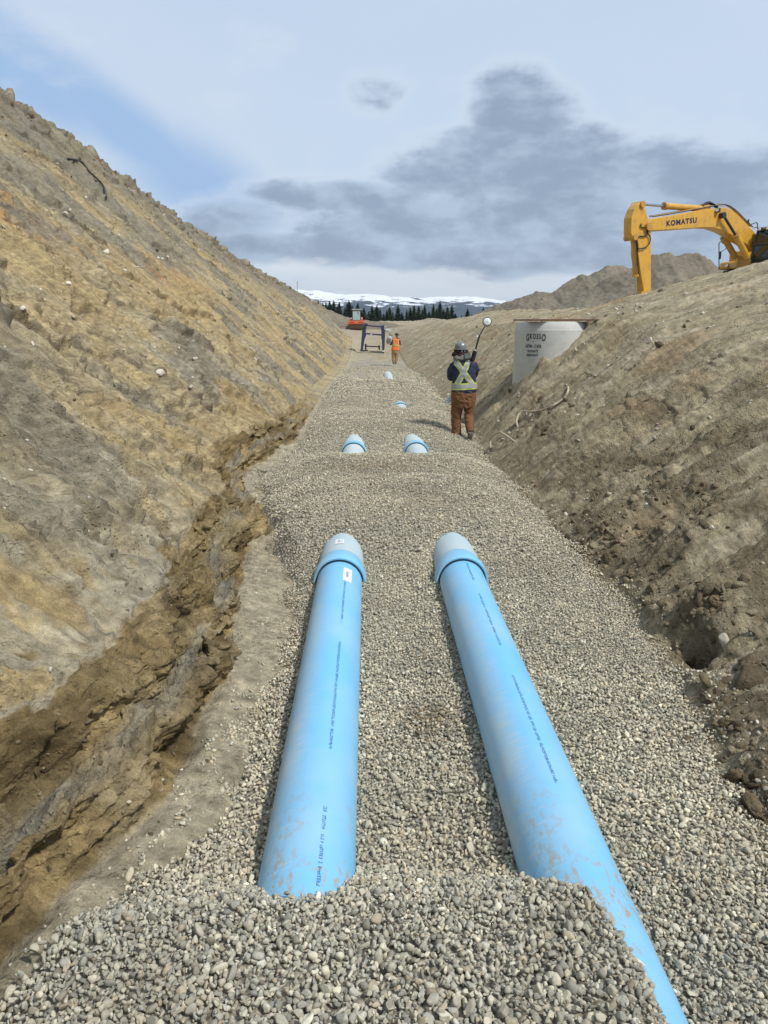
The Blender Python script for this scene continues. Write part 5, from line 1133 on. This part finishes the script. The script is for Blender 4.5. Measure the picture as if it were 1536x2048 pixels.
    def ribbon(a, b, w, mat, lift, name, par, n=26, wrap=None):
        m_ = MB(); vs = []; A = Vector(a); B = Vector(b); dr2 = (B-A).normalized(); pr_ = Vector((dr2.y, -dr2.x))
        for i in range(n+1):
            for q in (-1, -.33, .33, 1):
                c = A+(B-A)*(i/n)+pr_*w*.5*q; wpt = W(c.x, c.y, -1.0)-wp
                ok, loc, no, _ = je.ray_cast(wpt, Vector((0, 1, 0)))
                if not ok: loc = Vector((wpt.x, -.02, wpt.z)); no = Vector((0, -1, 0))
                vs.append(loc+Vector((0, -lift, 0))+wp)
        fs_ = [(i*4+q, i*4+q+1, i*4+5+q, i*4+4+q) for i in range(n) for q in range(3)]
        m_.add(vs, fs_); return m_.build(name, mat, root, parent=par, smooth=True)
    for a, b in (((185, 728), (462, 1082)), ((405, 728), (228, 1092))):
        lm = ribbon(a, b, 84, LIME, .005, 'lime_strap', jk); ribbon(a, b, 52, SILV, .009, 'silver_strap', jk)
    def belt(y0, y1, r_off, mat, name):
        m_ = MB(); vs = []; n = 44
        for i in range(n+1):
            a = 2*pi*i/n
            for yv in (y0, y1):
                dirv = Vector((cos(a), sin(a), 0)); ctr = W(350, yv-8*cos(a), 0)-wp
                ok, loc, no, _ = je.ray_cast(ctr+dirv*.8, -dirv); loc = loc if ok else ctr+dirv*.22; vs.append(loc+dirv*r_off+wp)
        m_.add(vs, [(i*2, i*2+1, i*2+3, i*2+2) for i in range(n)]); return m_.build(name, mat, root, parent=jk, smooth=True)
    belt(1068, 1166, .006, LIME, 'lime_belt'); belt(1086, 1146, .010, SILV, 'silver_belt')
    # hood, hair, hard hat
    h = MB(); h.tube([W(185, 705, .0), W(230, 690, -.06), W(300, 680, -.085), W(370, 690, -.07), W(410, 705, .0)], [.042, .048, .052, .048, .042], 14); h.ell(W(285, 705, -.04), (.14, .10, .05), 16, 10); remeshed(h, 'hood', GREYH, root, .011, parent=jk, sm=2, disp=.006, dscale=.07)
    h = MB()
    for k in range(60):
        a = random.uniform(pi*.98, pi*2.02); zz = random.uniform(575, 662); rr_ = random.uniform(.10, .135)+(zz-575)/75*.02; c = W(288, zz, .02)+Vector((cos(a)*rr_, sin(a)*rr_*.8, 0)); h.ell(c, (.028, .028, .024), 8, 6)
    h.ell(W(288, 590, .01), (.098, .10, .075), 16, 10); remeshed(h, 'hair', HAIR, root, .009, parent=body, sm=1)
    h = MB(); hc = W(285, 545, .03); rings = []
    for z_, r_ in ((0, 1.0), (.03, 1.0), (.06, .96), (.09, .86), (.112, .68), (.126, .42), (.131, .12)): rings.append([hc+Vector((.112*r_*cos(2*pi*k/28), .138*r_*sin(2*pi*k/28), z_-.03)) for k in range(28)])
    h.loft(rings); h.tube([hc+Vector((x_, .0, z_)) for x_, z_ in ((0, .10), (0, .104))], .01, 6)
    h.loft([[hc+Vector(((.112+e)*cos(2*pi*k/28), (.138+e+(.05 if sin(2*pi*k/28) > .5 else 0))*sin(2*pi*k/28), z_)) for k in range(28)] for e, z_ in ((0, -.03), (.022, -.036), (.022, -.030), (.0, -.022))], cap=False)
    hat = h.build('hard_hat', HARD, root, parent=body, smooth='auto')
    MB().ell(hc+Vector((.012, -.105, .055)), (.038, .012, .022), 14, 8, Matrix.Rotation(radians(-35), 3, 'X')).build('white_decal', WHT, root, parent=hat, smooth=True)
    MB().tube([hc+Vector((.100*cos(a_), .125*sin(a_), -.045-.02*(sin(a_) < 0)*-sin(a_))) for a_ in [pi+pi*k/12 for k in range(13)]], .012, 8).build('headband', BLKP, root, parent=hat, smooth=True)
    for a_ in (245, 275, 305): MB().ell(hc+Vector((.107*cos(radians(a_)), .135*sin(radians(a_)), -.060)), (.013, .008, .013), 10, 6).build('headband_knob', WHT, root, parent=hat, smooth=True)
    MB().box(W(520, 1248, -.02), (.02, .02, .05)).build('key_clip', WHT, root, bevel=.004)
    # pale glove tucked at the left hip
    gl = MB(); gp = W(120, 1330, .02); gl.ell(gp, (.035, .025, .05), 12, 8)
    for k in range(5): gl.tube([gp+Vector((-.02+.012*k, 0, -.02)), gp+Vector((-.045+.016*k, -.01, -.05-.008*(k % 3))), gp+Vector((-.05+.018*k, 0, -.068+.006*k))], [.011, .010, .008], 8)
    gl.tube([gp+Vector((.02, 0, .03)), gp+Vector((.055, .02, .05))], .02, 8); gl = remeshed(gl, 'work_glove', plain('pale_glove', (.50, .60, .64), .8, var=.15), None, .006, sm=1); tag(gl, 'pale blue work glove hanging at the left hip of the walking worker', 'glove'); 
    # survey receiver on a pole over the right shoulder
    A = W(462, 700, -.10); Bv = W(552, 380, -.03); Cv = W(636, 238, .02)
    rcv = empty('survey_pole', tuple(A), 'black survey pole with round white antenna over the right shoulder of the walking worker', 'survey pole')
    MB().tube([A, (A+Bv)/2, Bv], .016, 12).build('pole', BLKP, rcv, smooth='auto'); MB().tube([Bv, Cv], .011, 10).build('upper_pole', BLKP, rcv, smooth='auto'); MB().cyl(Bv-(Cv-Bv)*.05, Bv+(Cv-Bv)*.08, .022, 12).build('clamp', BLKP, rcv)
    MB().box(Bv+Vector((-.035, -.01, 0)), (.03, .03, .03)).build('clamp_knob', WHT, rcv, bevel=.006)
    q = (Bv-A).to_track_quat('Z', 'Y').to_matrix(); MB().box(W(465, 672, -.13), (.085, .045, .20), q).build('battery_case', BLKP, rcv, bevel=.01); MB().box(W(486, 580, -.12), (.025, .025, .02), q).build('clip', WHT, rcv)
    D0 = W(672, 172, .04); n_ = Vector((-.15, -1, .18)).normalized(); MB().cyl(D0+n_*-.02, D0+n_*.012, .083, 32).build('antenna_housing', BLKP, rcv, smooth='auto'); m_ = MB()
    qm = n_.to_track_quat('Z', 'Y').to_matrix(); m_.ell(D0+n_*.010, (.072, .072, .022), 30, 10, qm); an_ = m_.build('antenna_dome', WHT, rcv, smooth=True); MB().box(D0+n_*.034+Vector((.006, 0, .0)), (.022, .004, .008)).build('badge', plain('grey_badge', (.25, .3, .35), .5), rcv, parent=an_)
    tb_ = empty('field_tablet', tuple(W(370, 665, -.12)), 'grey field tablet behind the neck of the walking worker', 'tablet')
    MB().box(W(370, 668, -.13), (.125, .022, .115), Matrix.Rotation(radians(-8), 3, 'Y') @ Matrix.Rotation(radians(-15), 3, 'X')).build('case', plain('tablet_grey', (.05, .055, .055), .5), tb_, bevel=.008)
    MB().box(W(370, 666, -.143), (.095, .006, .085), Matrix.Rotation(radians(-8), 3, 'Y') @ Matrix.Rotation(radians(-15), 3, 'X')).build('back_panel', plain('tablet_panel', (.11, .125, .125), .4), tb_)
worker()

ORV = plain('orange_vest', (.85, .19, .045), .75, var=.12, scale=8); KHA = plain('khaki_trousers', (.34, .235, .13), .9, var=.2, scale=6, bump=.005, bscale=50); YST = plain('yellow_stripe', (.65, .58, .18), .6)
fp = Vector(at(789, 728, 45.2))
def far_worker():
    k = 1/(10.97*31.2); 
    def Q(X, Yz, d=0.0): return fp+Vector(((X-1090)*k, d, (1295-Yz)*k))
    root = empty('person', tuple(fp), 'person in orange safety vest and khaki trousers standing in the trench, back turned', 'person')
    b = MB(); hd = Q(1140, 700, .03); b.ell(hd, (.078, .098, .115), 16, 12); b.tube([hd-UP*.09, hd-UP*.2], .06, 12); face(b, hd, (.1, 1, 0))
    b.loft([oval(Q(*c), a_, b2) for c, a_, b2 in (((1125, 765), .10, .07), ((1118, 800), .18, .10), ((1115, 900), .175, .11), ((1105, 1030), .16, .11), ((1105, 1070), .14, .10))])
    for hp, kn, an in ((Q(1065, 1050), Q(1062, 1160, .02), Q(1070, 1275)), (Q(1135, 1050), Q(1135, 1160, .02), Q(1115, 1280))): b.tube([hp, kn, an], [.09, .062, .045], 12)
    hl = Q(1000, 890, .22); hr = Q(1165, 900, .25)
    for s_, e_, h2 in ((Q(1050, 800), Q(1022, 890, .05), hl), (Q(1190, 800), Q(1205, 880, .06), hr)): b.tube([s_, e_, h2], [.05, .042, .03], 10)
    hand(b, hl, (-.3, 1, 0), (1, 0, -.3)); hand(b, hr, (-.3, 1, .1), (-1, 0, 0)); body = remeshed(b, 'body', SKIN, root, .011, sm=2); eyes(root, hd, (.1, 1, 0), body)
    j = MB(); j.loft([oval(Q(*c), a_, b2) for c, a_, b2 in (((1140, 745), .075, .07), ((1130, 770), .15, .10), ((1118, 815), .20, .125), ((1115, 900), .195, .13))]); j.tube([Q(1050, 800), Q(1015, 890, .05), hl-Vector((0, .03, 0))], [.07, .062, .045], 12); j.tube([Q(1190, 800), Q(1208, 880, .06), hr-Vector((0, .03, 0))], [.07, .062, .045], 12)
    remeshed(j, 'hooded_shirt', plain('dark_grey_shirt', (.045, .05, .055), .9), root, .013, sm=2)
    v = MB(); v.loft([oval(Q(*c), a_, b2) for c, a_, b2 in (((1118, 758), .10, .09), ((1115, 785), .20, .135), ((1118, 850), .215, .15), ((1112, 920), .22, .155), ((1105, 985), .245, .165), ((1105, 1015), .25, .165))]); vest = remeshed(v, 'vest', ORV, root, .014, sm=2, disp=.010, dscale=.2)
    m_ = MB(); m_.loft([oval(Q(1112, yv), .236, .168, 28) for yv in (890, 912)], cap=False); m_.build('stripe', YST, root, parent=vest, smooth=True)
    for xx in (1078, 1160): MB().box(Q(xx, 835, -.152), (.045, .012, .30), Matrix.Rotation(radians(-3), 3, 'X')).build('stripe', YST, root, parent=vest)
    t = MB(); t.loft([oval(Q(1103, yv), a_, b2) for yv, a_, b2 in ((990, .20, .14), (1040, .205, .15), (1075, .18, .13))]); t.tube([Q(1066, 1050), Q(1064, 1160, .02), Q(1070, 1262)], [.115, .098, .085], 14); t.tube([Q(1135, 1050), Q(1134, 1160, .02), Q(1118, 1262)], [.115, .10, .088], 14); remeshed(t, 'trousers', KHA, root, .013, sm=2, disp=.008, dscale=.2)
    for c in (Q(1072, 1283, .05), Q(1114, 1287, .04)): MB().ell(c, (.055, .14, .05), 14, 8).build('boot', BOOT, root, smooth=True)
    h = MB(); hc = Q(1138, 690, .02); h.loft([[hc+Vector((.118*r_*cos(2*pi*q/24), .14*r_*sin(2*pi*q/24), z_)) for q in range(24)] for z_, r_ in ((-.03, 1.12), (-.02, 1.0), (.03, .97), (.07, .84), (.10, .55), (.112, .15))]); h.build('hard_hat', BLKP, root, parent=body, smooth='auto')
    # cut-off saw carried on the left side
    c = Q(985, 790, .05); sw = empty('cutoff_saw', tuple(c), 'grey cut-off saw carried at the left side of the worker in orange vest', 'saw'); GR = plain('saw_grey', (.45, .46, .45), .5, var=.2, scale=8)
    h2 = MB(); h2.ell(c+Vector((0, 0, .10)), (.16, .12, .13), 16, 10); h2.box(c+Vector((.03, 0, -.02)), (.22, .18, .26)); remeshed(h2, 'engine_housing', GR, sw, .02, sm=2)
    MB().cyl(c+Vector((-.08, -.16, -.10)), c+Vector((-.08, -.15, -.10)), .15, 24).build('blade', plain('blade_steel', (.22, .22, .22), .4, metal=.6), sw); MB().tube([c+Vector((-.02, -.05, .2)), c+Vector((.0, -.05, .34)), c+Vector((.1, 0, .30)), c+Vector((.12, 0, .15))], .016, 8).build('handle', BLKP, sw, smooth=True)
    MB().tube([c+Vector((-.10, 0, -.14)), c+Vector((-.16, 0, -.2)), c+Vector((-.14, 0, -.28))], .03, 8).build('guard', GR, sw, smooth=True)
far_worker()
# coil of dark sling lying in front of the shield
p, n_ = hit(728, 702); p = p+Vector((0, 0, .03)); MB().tube([p+Vector((.35*cos(a_)*(1-.01*i), .5*sin(a_), .02+.01*sin(i))) for i, a_ in enumerate([2*pi*q/14 for q in range(26)])], .035, 6).build('lifting_sling', BLKP, origin=p, smooth=True, label='dark coiled lifting sling on the trench floor before the blue shield', cat='sling')
